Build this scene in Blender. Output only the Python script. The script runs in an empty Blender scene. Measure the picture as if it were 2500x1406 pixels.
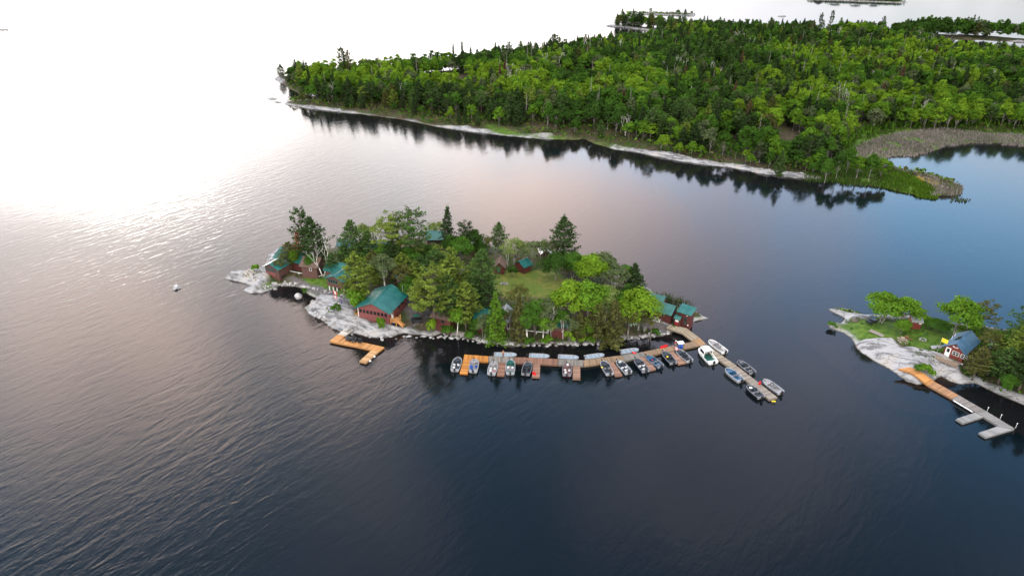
import bpy, math, random
import numpy as np
from mathutils import Vector, Matrix
R = math.radians
C = bpy.context.scene.collection
rng = np.random.default_rng(7)
random.seed(7)

# ------------------------------------------------------------------ camera
H, PITCH, F, CX, CY = 84.0, R(28.4), 1667.0, 1250.0, 703.0
cs, sn = math.cos(PITCH), math.sin(PITCH)
cam = bpy.data.objects.new('camera', bpy.data.cameras.new('camera')); C.objects.link(cam)
cam.location = (0, 0, H); cam.rotation_euler = (R(90) - PITCH, 0, 0)
cam.data.sensor_width = 36; cam.data.lens = 36 * F / 2500; cam.data.clip_start = 1; cam.data.clip_end = 40000
bpy.context.scene.camera = cam

# ------------------------------------------------------------------ light and sky
SUN_EL, SUN_AZ = R(8), R(-31)          # azimuth from +Y, negative is to the left
sc = bpy.context.scene
sc.view_settings.view_transform = 'Standard'; sc.view_settings.look = 'None'
sc.view_settings.exposure = 1.05; sc.view_settings.gamma = 1
sc.cycles.max_bounces = 6; sc.cycles.diffuse_bounces = 2; sc.cycles.glossy_bounces = 2
sc.cycles.transparent_max_bounces = 6; sc.cycles.transmission_bounces = 2
sc.cycles.sample_clamp_indirect = 6
SUND = Vector((math.sin(SUN_AZ) * math.cos(SUN_EL), math.cos(SUN_AZ) * math.cos(SUN_EL), math.sin(SUN_EL)))
sun = bpy.data.objects.new('sun', bpy.data.lights.new('sun', 'SUN')); C.objects.link(sun)
sun.data.energy = 0.5; sun.data.angle = R(15); sun.data.color = (1, .9, .78)
sun.rotation_euler = (-SUND).to_track_quat('-Z', 'Y').to_euler()

class NT:
    """small helper round a node tree"""
    def __init__(s, tree): s.t = tree; s.n = tree.nodes; s.l = tree.links
    def node(s, typ, **kw):
        n = s.n.new(typ)
        for k, v in kw.items():
            if k == 'ins':
                for a, b in v.items(): s.put(n.inputs[a], b)
            else: setattr(n, k, v)
        return n
    def put(s, sock, v):
        if isinstance(v, bpy.types.NodeSocket): s.l.new(v, sock)
        else:
            if hasattr(sock.default_value, '__len__') and not hasattr(v, '__len__'): v = (v,) * len(sock.default_value)
            if hasattr(sock.default_value, '__len__') and len(sock.default_value) == 4 and len(v) == 3: v = (*v, 1)
            sock.default_value = v
    def math(s, op, a, b=0.0, c=None, clamp=False):
        n = s.n.new('ShaderNodeMath'); n.operation = op; n.use_clamp = clamp
        s.put(n.inputs[0], a); s.put(n.inputs[1], b)
        if c is not None: s.put(n.inputs[2], c)
        return n.outputs[0]
    def vmath(s, op, a, b=None, scale=None):
        n = s.n.new('ShaderNodeVectorMath'); n.operation = op
        s.put(n.inputs[0], a)
        if b is not None: s.put(n.inputs[1], b)
        if scale is not None: s.put(n.inputs['Scale'], scale)
        return n.outputs['Value'] if op in ('DOT_PRODUCT', 'LENGTH') else n.outputs[0]
    def mix(s, f, a, b, blend='MIX'):
        n = s.n.new('ShaderNodeMix'); n.data_type = 'RGBA'; n.blend_type = blend
        s.put(n.inputs[0], f); s.put(n.inputs[6], a); s.put(n.inputs[7], b); return n.outputs[2]
    def rng(s, v, a, b, c=0.0, d=1.0, smooth=True):
        n = s.n.new('ShaderNodeMapRange'); n.interpolation_type = 'SMOOTHSTEP' if smooth else 'LINEAR'
        s.put(n.inputs[0], v)
        for i, x in enumerate((a, b, c, d)): s.put(n.inputs[i + 1], x)
        return n.outputs[0]
    def noise(s, vec, scale, detail=3, rough=.55, dim='3D', dist=0.0):
        n = s.n.new('ShaderNodeTexNoise'); n.noise_dimensions = dim
        if vec is not None: s.put(n.inputs['Vector'], vec)
        n.inputs['Scale'].default_value = scale; n.inputs['Detail'].default_value = detail
        n.inputs['Roughness'].default_value = rough; n.inputs['Distortion'].default_value = dist
        return n.outputs[0]

def make_world():
    w = bpy.data.worlds.new('World'); sc.world = w; w.use_nodes = True
    t = NT(w.node_tree); t.n.clear()
    out = t.node('ShaderNodeOutputWorld'); bg = t.node('ShaderNodeBackground'); t.l.new(bg.outputs[0], out.inputs[0])
    bg.inputs[1].default_value = 0.15
    sky = t.node('ShaderNodeTexSky', sky_type='NISHITA', sun_disc=False, sun_elevation=SUN_EL, sun_rotation=SUN_AZ,
                 altitude=200, air_density=1.0, dust_density=1.0, ozone_density=1.5)
    d = t.vmath('NORMALIZE', t.node('ShaderNodeTexCoord').outputs['Generated'])
    x, y, z = t.node('ShaderNodeSeparateXYZ', ins={0: d}).outputs
    den = t.math('ADD', t.math('MAXIMUM', z, 0), .18)
    pv = t.node('ShaderNodeCombineXYZ', ins={0: t.math('DIVIDE', x, den), 1: t.math('DIVIDE', y, den), 2: 3.7}).outputs[0]
    warp = t.vmath('ADD', pv, t.vmath('MULTIPLY', pv, (.25, 0.0, 0)))
    n1 = t.noise(warp, 1.15, 6, .58)
    toward = t.vmath('DOT_PRODUCT', d, tuple(SUND))
    def bank(az, el, inner, outer):
        v = (math.sin(R(az)) * math.cos(R(el)), math.cos(R(az)) * math.cos(R(el)), math.sin(R(el)))
        return t.rng(t.vmath('DOT_PRODUCT', d, v), math.cos(R(outer)), math.cos(R(inner)))
    near = t.rng(toward, .62, .95)
    c1 = t.rng(n1, .46, .66)
    # banks of cloud: a broad bright veil round the low sun, pink banks higher up, one grey bank overhead
    veil = bank(-30, 5, 4, 17)
    pink = t.math('MAXIMUM', bank(-37, 32, 3, 12), t.math('MULTIPLY', bank(-15, 31, 1, 9), .7))
    pink = t.math('MAXIMUM', pink, t.math('MULTIPLY', bank(9, 22, 3, 18), 1.0))
    pink = t.math('MAXIMUM', pink, t.math('MULTIPLY', bank(21, 36, 2, 15), .42))
    pink = t.math('MAXIMUM', pink, t.math('MULTIPLY', bank(19, 21, 3, 13), .5))
    clear = t.math('SUBTRACT', 1, t.math('MULTIPLY', bank(-34, 45, 3, 13), .85))
    c1 = t.math('MULTIPLY', c1, clear)
    pinkc = t.math('MULTIPLY', t.math('MULTIPLY', pink, clear), t.rng(n1, .33, .55), clamp=True)
    col = t.vmath('MULTIPLY', sky.outputs[0], (1.25, 1.75, 2.1))
    col = t.vmath('SCALE', col, scale=t.math('MULTIPLY', t.rng(z, 0, .34, .17, 1.0), t.math('MULTIPLY', t.rng(z, .38, .74, 2.15, .84), t.rng(toward, .88, .98, 1, .42))))
    grey = t.vmath('DOT_PRODUCT', col, (.35, .40, .25))
    col = t.mix(t.math('MAXIMUM', t.rng(z, .12, .40, .75, .0), t.math('MULTIPLY', t.rng(toward, .66, .92, 0, .9), t.rng(z, .48, .62, 1, 0))), col, t.vmath('SCALE', (1.07, .985, .96), scale=grey))
    col = t.mix(t.math('MULTIPLY', c1, .45), col, t.mix(near, (7.4, 6.6, 7.6), (10.0, 9.0, 9.4)))
    col = t.mix(t.math('MULTIPLY', pinkc, .85), col, t.mix(near, (8.4, 7.2, 7.8), (25, 18.8, 16.0)))
    # unseen bright broken cloud behind the viewer and overhead, added to light the land
    over = t.math('MAXIMUM', t.rng(y, .12, -.35), t.rng(z, .86, .96), clamp=True)
    col = t.mix(t.math('MULTIPLY', over, t.rng(n1, .25, .6, .75, 1.0)), col, (11.0, 10.3, 9.6))
    glow = t.math('POWER', t.math('MAXIMUM', toward, 0), 12)
    veilc = t.mix(t.rng(n1, .3, .7), (17, 16.6, 17), (28, 27, 26.5))
    col = t.mix(t.math('MULTIPLY', veil, .9), col, veilc)
    col = t.mix(1.0, col, t.vmath('SCALE', (5.5, 4.8, 4.2), scale=glow), 'ADD')
    t.put(bg.inputs[0], col)
make_world()

# ------------------------------------------------------------------ picture position -> place on the ground
def at(px, py, z=0.0):
    u, v = (px - CX) / F, (CY - py) / F
    dx, dy, dz = u, cs + v * sn, -sn + v * cs
    k = (z - H) / dz
    return Vector((dx * k, dy * k, z))
def to_px(p):
    w = p[2] - H
    zc = p[1] * cs - w * sn
    return CX + F * p[0] / zc, CY - F * (p[1] * sn + w * cs) / zc
def height_for(Y, py):      # height of something standing at forward distance Y whose top shows at row py
    v = (CY - py) / F
    return H + Y * (v * cs - sn) / (cs + v * sn)
def width_at(p, npx):
    return npx * (p[1] * cs - (p[2] - H) * sn) / F

# ------------------------------------------------------------------ numpy noise
def vnoise(x, y, seed=0):
    xi, yi = np.floor(x).astype(np.int64), np.floor(y).astype(np.int64)
    fx, fy = x - xi, y - yi
    fx, fy = fx * fx * (3 - 2 * fx), fy * fy * (3 - 2 * fy)
    def h(a, b):
        n = (a * 374761393 + b * 668265263 + seed * 1442695041) & 0x7fffffff
        n = ((n ^ (n >> 13)) * 1274126177) & 0x7fffffff
        return ((n ^ (n >> 16)) & 0xffff) / 65535.0
    return (h(xi, yi) * (1 - fx) + h(xi + 1, yi) * fx) * (1 - fy) + (h(xi, yi + 1) * (1 - fx) + h(xi + 1, yi + 1) * fx) * fy
def fbm(x, y, scale, octv=4, seed=0):
    s, a, tot = 0, 1, 0
    for o in range(octv):
        s = s + a * vnoise(x / scale * 2 ** o + 17.3 * o, y / scale * 2 ** o - 9.1 * o, seed + o); tot += a; a *= .5
    return s / tot
def sdf(poly, X, Y):        # positive inside
    P = np.asarray(poly, float); Q = np.roll(P, -1, 0)
    best = np.full(X.shape, 1e18); ins = np.zeros(X.shape, bool)
    for (ax, ay), (bx, by) in zip(P, Q):
        ex, ey = bx - ax, by - ay
        t = np.clip(((X - ax) * ex + (Y - ay) * ey) / (ex * ex + ey * ey + 1e-12), 0, 1)
        best = np.minimum(best, (X - ax - t * ex) ** 2 + (Y - ay - t * ey) ** 2)
        if ay != by:
            ins ^= ((ay > Y) != (by > Y)) & (X < (bx - ax) * (Y - ay) / (by - ay) + ax)
    return np.where(ins, 1, -1) * np.sqrt(best)
def sstep(a, b, x):
    t = np.clip((x - a) / (b - a), 0, 1); return t * t * (3 - 2 * t)
def wpoly(pts, z=0): return np.array([at(*p, z)[:2] for p in pts])

# ------------------------------------------------------------------ objects
def tag(o, label=None, cat=None, group=None, kind=None):
    if label: o['label'] = label
    if cat: o['category'] = cat
    if group: o['group'] = group
    if kind: o['kind'] = kind
    return o
def empty(name, loc=(0, 0, 0), rz=0, label=None, cat=None, group=None):
    o = bpy.data.objects.new(name, None); C.objects.link(o); o.location = loc; o.rotation_euler = (0, 0, rz)
    o.empty_display_size = .3
    return tag(o, label, cat, group)
def link(name, me, parent=None, loc=None, rz=None):
    o = bpy.data.objects.new(name, me); C.objects.link(o)
    if parent: o.parent = parent
    if loc is not None: o.location = loc
    if rz is not None: o.rotation_euler = (0, 0, rz)
    return o
def copy_tree(o, parent=None):
    c = o.copy(); C.objects.link(c)
    if parent: c.parent = parent
    for ch in list(o.children): copy_tree(ch, c)
    return c
def raw_mesh(name, V, Fq, mats, mi=None, col=None, smooth=False, attrs=None):
    """V (n,3), Fq (m,k) faces with k corners each"""
    V = np.asarray(V, np.float32); Fq = np.asarray(Fq, np.int32)
    me = bpy.data.meshes.new(name); n, (m, k) = len(V), Fq.shape
    me.vertices.add(n); me.vertices.foreach_set('co', V.ravel())
    me.loops.add(m * k); me.loops.foreach_set('vertex_index', Fq.ravel())
    me.polygons.add(m); me.polygons.foreach_set('loop_start', np.arange(0, m * k, k, dtype=np.int32))
    if mi is not None: me.polygons.foreach_set('material_index', np.asarray(mi, np.int32))
    if smooth: me.polygons.foreach_set('use_smooth', np.ones(m, bool))
    for mt in mats: me.materials.append(mt)
    if col is not None:
        a = me.attributes.new('col', 'FLOAT_COLOR', 'FACE')
        cc = np.ones((m, 4), np.float32); cc[:, :3] = col if np.ndim(col) == 2 else np.asarray(col)[:, None]
        a.data.foreach_set('color', cc.ravel())
    for nm, vals in (attrs or {}).items():
        a = me.attributes.new(nm, 'FLOAT', 'POINT'); a.data.foreach_set('value', np.asarray(vals, np.float32).ravel())
    me.update(calc_edges=True); me.validate()
    return me
class MB:
    """collects boxes, bars, tubes and faces into one mesh"""
    def __init__(s): s.v = []; s.f = []; s.m = []; s.c = []
    def add(s, vs, fs, m=0, c=1.0):
        b = len(s.v); s.v += [tuple(p) for p in vs]
        for f in fs: s.f.append([b + i for i in f]); s.m.append(m); s.c.append(c)
        return s
    def box(s, x0, x1, y0, y1, z0, z1, m=0, c=1.0):
        return s.hexa([(x0, y0, z0), (x1, y0, z0), (x1, y1, z0), (x0, y1, z0), (x0, y0, z1), (x1, y0, z1), (x1, y1, z1), (x0, y1, z1)], m, c)
    def hexa(s, p, m=0, c=1.0):
        return s.add(p, [(0, 3, 2, 1), (4, 5, 6, 7), (0, 1, 5, 4), (1, 2, 6, 5), (2, 3, 7, 6), (3, 0, 4, 7)], m, c)
    def tube(s, a, b, r0, r1=None, n=6, m=0, c=1.0):
        a, b = Vector(a), Vector(b); r1 = r0 if r1 is None else r1
        d = (b - a).normalized(); u = d.orthogonal().normalized(); w = d.cross(u)
        vs = []
        for p, r in ((a, r0), (b, r1)):
            for i in range(n):
                t = 2 * math.pi * i / n; vs.append(p + (u * math.cos(t) + w * math.sin(t)) * r)
        fs = [(i, (i + 1) % n, n + (i + 1) % n, n + i) for i in range(n)] + [tuple(range(n))[::-1], tuple(range(n, 2 * n))]
        return s.add(vs, fs, m, c)
    def lathe(s, prof, n=12, o=(0, 0, 0), m=0, c=1.0):
        vs = []; fs = []
        for r, z in prof:
            for i in range(n):
                t = 2 * math.pi * i / n; vs.append((o[0] + r * math.cos(t), o[1] + r * math.sin(t), o[2] + z))
        for k in range(len(prof) - 1):
            for i in range(n): fs.append((k * n + i, k * n + (i + 1) % n, (k + 1) * n + (i + 1) % n, (k + 1) * n + i))
        fs += [tuple(range(n))[::-1], tuple(range((len(prof) - 1) * n, len(prof) * n))]
        return s.add(vs, fs, m, c)
    def mesh(s, name, mats, smooth=False):
        me = bpy.data.meshes.new(name); me.from_pydata(s.v, [], s.f)
        for mt in (mats if isinstance(mats, (list, tuple)) else [mats]): me.materials.append(mt)
        me.polygons.foreach_set('material_index', s.m)
        a = me.attributes.new('col', 'FLOAT_COLOR', 'FACE')
        cc = np.ones((len(s.f), 4), np.float32)
        for i, c in enumerate(s.c): cc[i, :3] = c
        a.data.foreach_set('color', cc.ravel())
        if smooth: me.polygons.foreach_set('use_smooth', [True] * len(s.f))
        me.update(); return me
    def obj(s, name, mats, parent=None, smooth=False, loc=None, rz=None): return link(name, s.mesh(name, mats, smooth), parent, loc, rz)

# ------------------------------------------------------------------ materials
M = {}
def mat(name):
    m = bpy.data.materials.new(name); m.use_nodes = True; t = NT(m.node_tree); t.n.clear()
    out = t.node('ShaderNodeOutputMaterial'); M[name] = m
    return m, t, out
def simple(name, col, rough=.6, metal=0, var=.15, scale=3.0, usecol=False, bump=0, spec=.5):
    m, t, out = mat(name)
    p = t.node('ShaderNodeBsdfPrincipled'); t.l.new(p.outputs[0], out.inputs[0])
    tc = t.node('ShaderNodeTexCoord').outputs['Object']
    n = t.noise(tc, scale, 4, .6)
    c = t.mix(t.rng(n, .3, .7), tuple(x * (1 - var) for x in col), tuple(min(1, x * (1 + var)) for x in col))
    if usecol: c = t.mix(1.0, c, t.node('ShaderNodeAttribute', attribute_name='col').outputs[0], 'MULTIPLY')
    t.put(p.inputs['Base Color'], c); p.inputs['Roughness'].default_value = rough; p.inputs['Metallic'].default_value = metal
    p.inputs['Specular IOR Level'].default_value = spec
    if bump:
        b = t.node('ShaderNodeBump', ins={'Strength': bump, 'Distance': .05, 'Height': n}); t.l.new(b.outputs[0], p.inputs['Normal'])
    return m
def foliage_mat():
    m, t, out = mat('foliage')
    c = t.mix(1.0, t.node('ShaderNodeObjectInfo').outputs['Color'], t.node('ShaderNodeAttribute', attribute_name='col').outputs[0], 'MULTIPLY')
    d = t.node('ShaderNodeBsdfDiffuse', ins={0: c}); tr = t.node('ShaderNodeBsdfTranslucent', ins={0: t.mix(1.0, c, (1.25, 1.15, .6), 'MULTIPLY')})
    mx = t.node('ShaderNodeMixShader', ins={0: .33, 1: d.outputs[0], 2: tr.outputs[0]})
    t.l.new(mx.outputs[0], out.inputs[0]); return m
foliage_mat()
simple('bark', (.10, .078, .06), .9, var=.3, scale=6)
simple('white_bark', (.62, .60, .56), .8, var=.2, scale=4)
simple('grey_bark', (.24, .22, .20), .9, var=.25, scale=4)
simple('deck_wood', (1, 1, 1), .75, var=.16, scale=5, usecol=True)
simple('red_wall', (.085, .018, .015), .6, var=.2, scale=2)
simple('bright_red_wall', (.165, .030, .022), .6, var=.2, scale=2)
simple('pink_red_wall', (.165, .048, .044), .6, var=.12, scale=2)
simple('brown_wall', (.085, .040, .031), .7, var=.2, scale=2)
simple('shingle_brown', (.10, .065, .05), .9, var=.3, scale=6)
simple('grey_roof', (.25, .27, .28), .55, var=.2, scale=2)
simple('white_paint', (.78, .78, .76), .5, var=.05)
simple('dark_trim', (.035, .035, .035), .6)
simple('green_trim', (.02, .10, .075), .5)
simple('dark_glass', (.012, .014, .016), .08, var=0)
simple('red_plastic', (.55, .012, .015), .4, var=.05)
simple('blue_plastic', (.015, .09, .42), .4, var=.05)
simple('yellow_cloth', (.75, .55, .02), .7, var=.05)
simple('lime_plastic', (.25, .75, .03), .4, var=.05)
simple('white_plastic', (.74, .75, .76), .35, var=.04)
simple('pale_green_plastic', (.42, .62, .55), .4, var=.06)
simple('steel', (.45, .46, .47), .35, metal=.8, var=.1)
simple('black_rubber', (.012, .012, .013), .45, var=.1)
simple('driftwood', (.55, .50, .45), .8, var=.15)
simple('rusty_brown', (.15, .062, .03), .8, var=.25)
simple('firewood', (.30, .25, .20), .9, var=.3, scale=5)
simple('skin', (.48, .28, .19), .6, var=.05)
simple('denim', (.03, .06, .16), .8)
simple('red_cloth', (.32, .02, .025), .8)
simple('blue_cloth', (.02, .04, .28), .8)
simple('white_cloth', (.8, .79, .77), .8, var=.03)
simple('flag_red', (.60, .015, .02), .8, var=.03)
simple('hair', (.06, .04, .025), .8)

def roof_mat(name, col, rough=.38, metal=.0):
    m, t, out = mat(name)
    p = t.node('ShaderNodeBsdfPrincipled'); t.l.new(p.outputs[0], out.inputs[0])
    tc = t.node('ShaderNodeTexCoord').outputs['Object']
    n = t.noise(tc, .7, 5, .65)
    streak = t.noise(t.vmath('MULTIPLY', tc, (6, .5, .5)), 1.0, 3)
    c = t.mix(t.rng(n, .35, .75), col, tuple(min(1, x * 1.35 + .02) for x in col))
    c = t.mix(t.rng(streak, .5, .9, 0, .35), c, tuple(x * .7 for x in col))
    t.put(p.inputs['Base Color'], c); t.put(p.inputs['Roughness'], t.rng(n, .3, .7, rough - .06, rough + .1)); p.inputs['Metallic'].default_value = metal
    return m
roof_mat('teal_roof', (.004, .088, .080))
roof_mat('blue_roof', (.035, .095, .165))
roof_mat('pale_teal_roof', (.03, .12, .12))

def rock_mat():
    m, t, out = mat('granite')
    p = t.node('ShaderNodeBsdfPrincipled'); t.l.new(p.outputs[0], out.inputs[0])
    pos = t.node('ShaderNodeNewGeometry').outputs['Position']
    n = t.noise(pos, .9, 6, .65); n2 = t.noise(pos, .22, 4, .6)
    c = t.mix(t.rng(n, .36, .66), (.17, .165, .165), (.44, .435, .435))
    c = t.mix(t.rng(n2, .55, .75, 0, .5), c, (.38, .33, .27))
    z = t.node('ShaderNodeSeparateXYZ', ins={0: pos}).outputs[2]
    c = t.mix(t.rng(t.math('ADD', z, t.math('MULTIPLY', n, .35)), .08, .42), (.055, .043, .032), c)
    t.put(p.inputs['Base Color'], c); p.inputs['Roughness'].default_value = .85
    b = t.node('ShaderNodeBump', ins={'Strength': .7, 'Distance': .25, 'Height': n}); t.l.new(b.outputs[0], p.inputs['Normal'])
    return m
rock_mat()

def land_mat():
    m, t, out = mat('land')
    p = t.node('ShaderNodeBsdfPrincipled'); t.l.new(p.outputs[0], out.inputs[0])
    pos = t.node('ShaderNodeNewGeometry').outputs['Position']
    A = lambda nm: t.node('ShaderNodeAttribute', attribute_name=nm).outputs['Fac']
    n = t.noise(pos, .8, 6, .65); n2 = t.noise(pos, .16, 4, .6); n3 = t.noise(pos, 3.0, 3, .6)
    c = t.mix(t.rng(n, .35, .68), (.035, .032, .018), (.10, .075, .045))
    c = t.mix(t.rng(n2, .45, .6, 0, .8), c, (.035, .062, .014))
    gr = t.mix(t.rng(n, .35, .65), (.040, .092, .010), (.085, .145, .016))
    c = t.mix(A('grass'), c, gr)
    lw = t.mix(t.rng(n, .4, .62), (.088, .122, .020), (.155, .150, .032))
    lw = t.mix(t.rng(n2, .42, .62, 0, .75), lw, (.065, .115, .014))
    c = t.mix(A('lawn'), c, lw)
    c = t.mix(A('path'), c, t.mix(t.rng(n3, .3, .7), (.075, .068, .070), (.15, .138, .142)))
    # bare granite with cracks, lichen and a dark wet band at the waterline; below it algae brown with water absorption painted in
    strata = t.noise(t.vmath('MULTIPLY', t.node('ShaderNodeVectorRotate', rotation_type='Z_AXIS', ins={'Vector': pos, 'Angle': .5}).outputs[0], (.35, 1.5, 1.0)), .8, 5, .62)
    rk = t.mix(t.rng(t.math('MULTIPLY_ADD', strata, .7, t.math('MULTIPLY', n2, .3)), .40, .55), (.12, .12, .126), (.315, .315, .325))
    rk = t.mix(t.rng(n2, .52, .72, 0, .55), rk, (.36, .30, .24))
    vo = t.node('ShaderNodeTexVoronoi', feature='DISTANCE_TO_EDGE')
    t.put(vo.inputs['Vector'], t.vmath('ADD', t.vmath('MULTIPLY', pos, (.13, .30, .2)), t.vmath('SCALE', t.node('ShaderNodeTexNoise', ins={'Vector': pos, 'Scale': .5}).outputs['Color'], scale=.9)))
    vo.inputs['Scale'].default_value = 1.0
    crack = t.rng(vo.outputs['Distance'], .0, .03, 1, 0)
    rk = t.mix(t.math('MULTIPLY', crack, .5), rk, (.07, .06, .05))
    c = t.mix(A('rock'), c, rk)
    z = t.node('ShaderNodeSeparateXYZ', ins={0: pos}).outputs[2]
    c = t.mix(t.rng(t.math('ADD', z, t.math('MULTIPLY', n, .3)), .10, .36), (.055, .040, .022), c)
    t.put(p.inputs['Base Color'], c); p.inputs['Roughness'].default_value = .9; p.inputs['Specular IOR Level'].default_value = .25
    hgt = t.math('SUBTRACT', n, t.math('MULTIPLY', crack, .4))
    b = t.node('ShaderNodeBump', ins={'Strength': .6, 'Distance': .22, 'Height': hgt}); t.l.new(b.outputs[0], p.inputs['Normal'])
    return m
land_mat()

def water_mat():
    m, t, out = mat('lake_water')
    pos = t.node('ShaderNodeNewGeometry').outputs['Position']
    c0 = (at(120, 1085) - at(480, 915)).normalized()
    nrm = (-c0.y, c0.x, 0)
    def waves(su, sv, detail, rough, rot=0):
        c = Matrix.Rotation(R(rot), 3, 'Z') @ c0; nn = (-c.y, c.x, 0)
        uv = t.node('ShaderNodeCombineXYZ', ins={0: t.math('MULTIPLY', t.vmath('DOT_PRODUCT', pos, tuple(c)), su), 1: t.math('MULTIPLY', t.vmath('DOT_PRODUCT', pos, nn), sv)}).outputs[0]
        return t.noise(uv, 1.0, detail, rough, '2D', .55)
    swell = waves(.17, .60, 3, .5)
    chop = waves(.8, 1.7, 2, .5, 10)
    rip = t.noise(pos, 2.6, 2, .55)
    x, y, z = t.node('ShaderNodeSeparateXYZ', ins={0: pos}).outputs
    # open water on the left is ruffled, the lee of the island and the strait behind it are calmer
    openw = t.math('MULTIPLY', t.rng(t.math('ADD', x, t.math('MULTIPLY', y, -.18)), -25, -75, .34, 1.0), t.rng(y, 110, 190, 1.0, .62))
    gust = t.rng(t.noise(pos, .012, 3, .5), .35, .65, .55, 1.15)
    amp = t.math('MULTIPLY', openw, gust)
    hgt = t.math('ADD', t.math('MULTIPLY', swell, .52), t.math('ADD', t.math('MULTIPLY', chop, .17), t.math('MULTIPLY', rip, .10)))
    b = t.node('ShaderNodeBump', ins={'Strength': 1.0, 'Distance': t.math('MULTIPLY', amp, .165), 'Height': hgt})
    fr = t.node('ShaderNodeFresnel', ins={'IOR': 1.333, 'Normal': b.outputs[0]})
    gl = t.node('ShaderNodeBsdfGlossy', ins={0: (1, 1, 1), 'Roughness': .085, 'Normal': b.outputs[0]})
    deep = t.node('ShaderNodeBsdfDiffuse', ins={0: (.0045, .0105, .0150)})
    clear = t.node('ShaderNodeBsdfTransparent', ins={0: (.62, .42, .22)})
    body = t.node('ShaderNodeMixShader', ins={0: .55, 1: deep.outputs[0], 2: clear.outputs[0]})
    mx = t.node('ShaderNodeMixShader', ins={0: fr.outputs[0], 1: body.outputs[0], 2: gl.outputs[0]})
    t.l.new(mx.outputs[0], out.inputs[0])
water_mat()
simple('lake_bed', (.012, .012, .010), .95, scale=.05)

# ------------------------------------------------------------------ water and lake bed
tag(MB().add([(-15000, -1500, 0), (15000, -1500, 0), (15000, 25000, 0), (-15000, 25000, 0)], [(0, 1, 2, 3)]).obj('water', M['lake_water']), kind='structure')
tag(MB().add([(-15000, -1500, -5), (15000, -1500, -5), (15000, 25000, -5), (-15000, 25000, -5)], [(0, 1, 2, 3)]).obj('lake_bed', M['lake_bed']), kind='structure')

# ------------------------------------------------------------------ land
LANDS = []
class Land:
    def __init__(s, name, outline, cell, top, run, rockfun, masks, seed, ragged=.8, rough=.35, hills=None):
        s.poly = wpoly(outline); s.name = name
        lo, hi = s.poly.min(0) - 9, s.poly.max(0) + 9
        s.lo, s.cell = lo, cell
        nx, ny = int((hi[0] - lo[0]) / cell) + 2, int((hi[1] - lo[1]) / cell) + 2
        s.nx, s.ny = nx, ny
        X, Y = np.meshgrid(lo[0] + np.arange(nx) * cell, lo[1] + np.arange(ny) * cell)
        d = sdf(s.poly, X, Y)
        d = d + (fbm(X, Y, 5.5 if cell < 1 else 16, 4, seed) - .5) * 2 * ragged
        s.D = d
        at_ = {k: np.zeros_like(d) for k in ('rock', 'grass', 'lawn', 'path')}
        for key, pts, soft in masks:
            mk = sstep(-soft, soft, sdf(wpoly(pts, 1.5), X, Y) + (fbm(X, Y, 3.5, 3, seed + 5) - .5) * 2.5 * soft)
            at_[key] = np.maximum(at_[key], mk)
        at_['rock'] = np.maximum(at_['rock'], rockfun(X, Y, d)) * (1 - at_['path']) * (1 - .85 * at_['lawn']) * (1 - .9 * at_['grass'] * sstep(.3, 1.2, d))
        z = np.where(d > 0, top * (1 - np.exp(-np.maximum(d, 0) / run)), d * .30)
        rk = at_['rock']
        z = z + np.where(d > 0, np.minimum(d, 1.5) * .38 * rk, 0)
        ridg = 1 - np.abs(fbm(X * .55 + Y * .4, Y * 1.2 - X * .5, 6.5, 4, seed + 9) * 2 - 1) * 2
        z = z + ridg * rough * rk * np.clip(.35 + d * .3, .2, 1)
        z = z + (fbm(X, Y, 9, 3, seed + 3) - .5) * .5 * np.clip(d / 3, 0, 1) * (1 - at_['path'])
        if hills is not None: z = z + hills(X, Y, d)
        s.Z = np.maximum(z, -4.0); s.X, s.Y = X, Y
        idx = np.arange(nx * ny).reshape(ny, nx)
        keep = np.maximum.reduce([d[:-1, :-1], d[1:, :-1], d[:-1, 1:], d[1:, 1:]]) > -7
        Fq = np.stack([idx[:-1, :-1], idx[:-1, 1:], idx[1:, 1:], idx[1:, :-1]], -1)[keep]
        used = np.zeros(nx * ny, bool); used[Fq.ravel()] = True
        remap = np.cumsum(used) - 1
        V = np.stack([X.ravel(), Y.ravel(), s.Z.ravel()], -1)[used]
        s.at_ = at_
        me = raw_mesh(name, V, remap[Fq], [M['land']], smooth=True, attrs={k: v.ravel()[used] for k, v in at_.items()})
        s.obj = tag(link(name, me), kind='structure'); LANDS.append(s)
    def sample(s, arr, x, y):
        gx = np.clip((np.asarray(x) - s.lo[0]) / s.cell, 0, s.nx - 1.001); gy = np.clip((np.asarray(y) - s.lo[1]) / s.cell, 0, s.ny - 1.001)
        i, j = gx.astype(int), gy.astype(int); fx, fy = gx - i, gy - j
        return (arr[j, i] * (1 - fx) + arr[j, i + 1] * fx) * (1 - fy) + (arr[j + 1, i] * (1 - fx) + arr[j + 1, i + 1] * fx) * fy
    def z(s, x, y): return float(s.sample(s.Z, x, y))
    def on(s, px, py):          # where the line of sight through the picture position meets this land
        z = 1.0
        for _ in range(6):
            p = at(px, py, z); z = max(s.z(p.x, p.y), 0)
        p = at(px, py, z); p.z = z; return p

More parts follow.
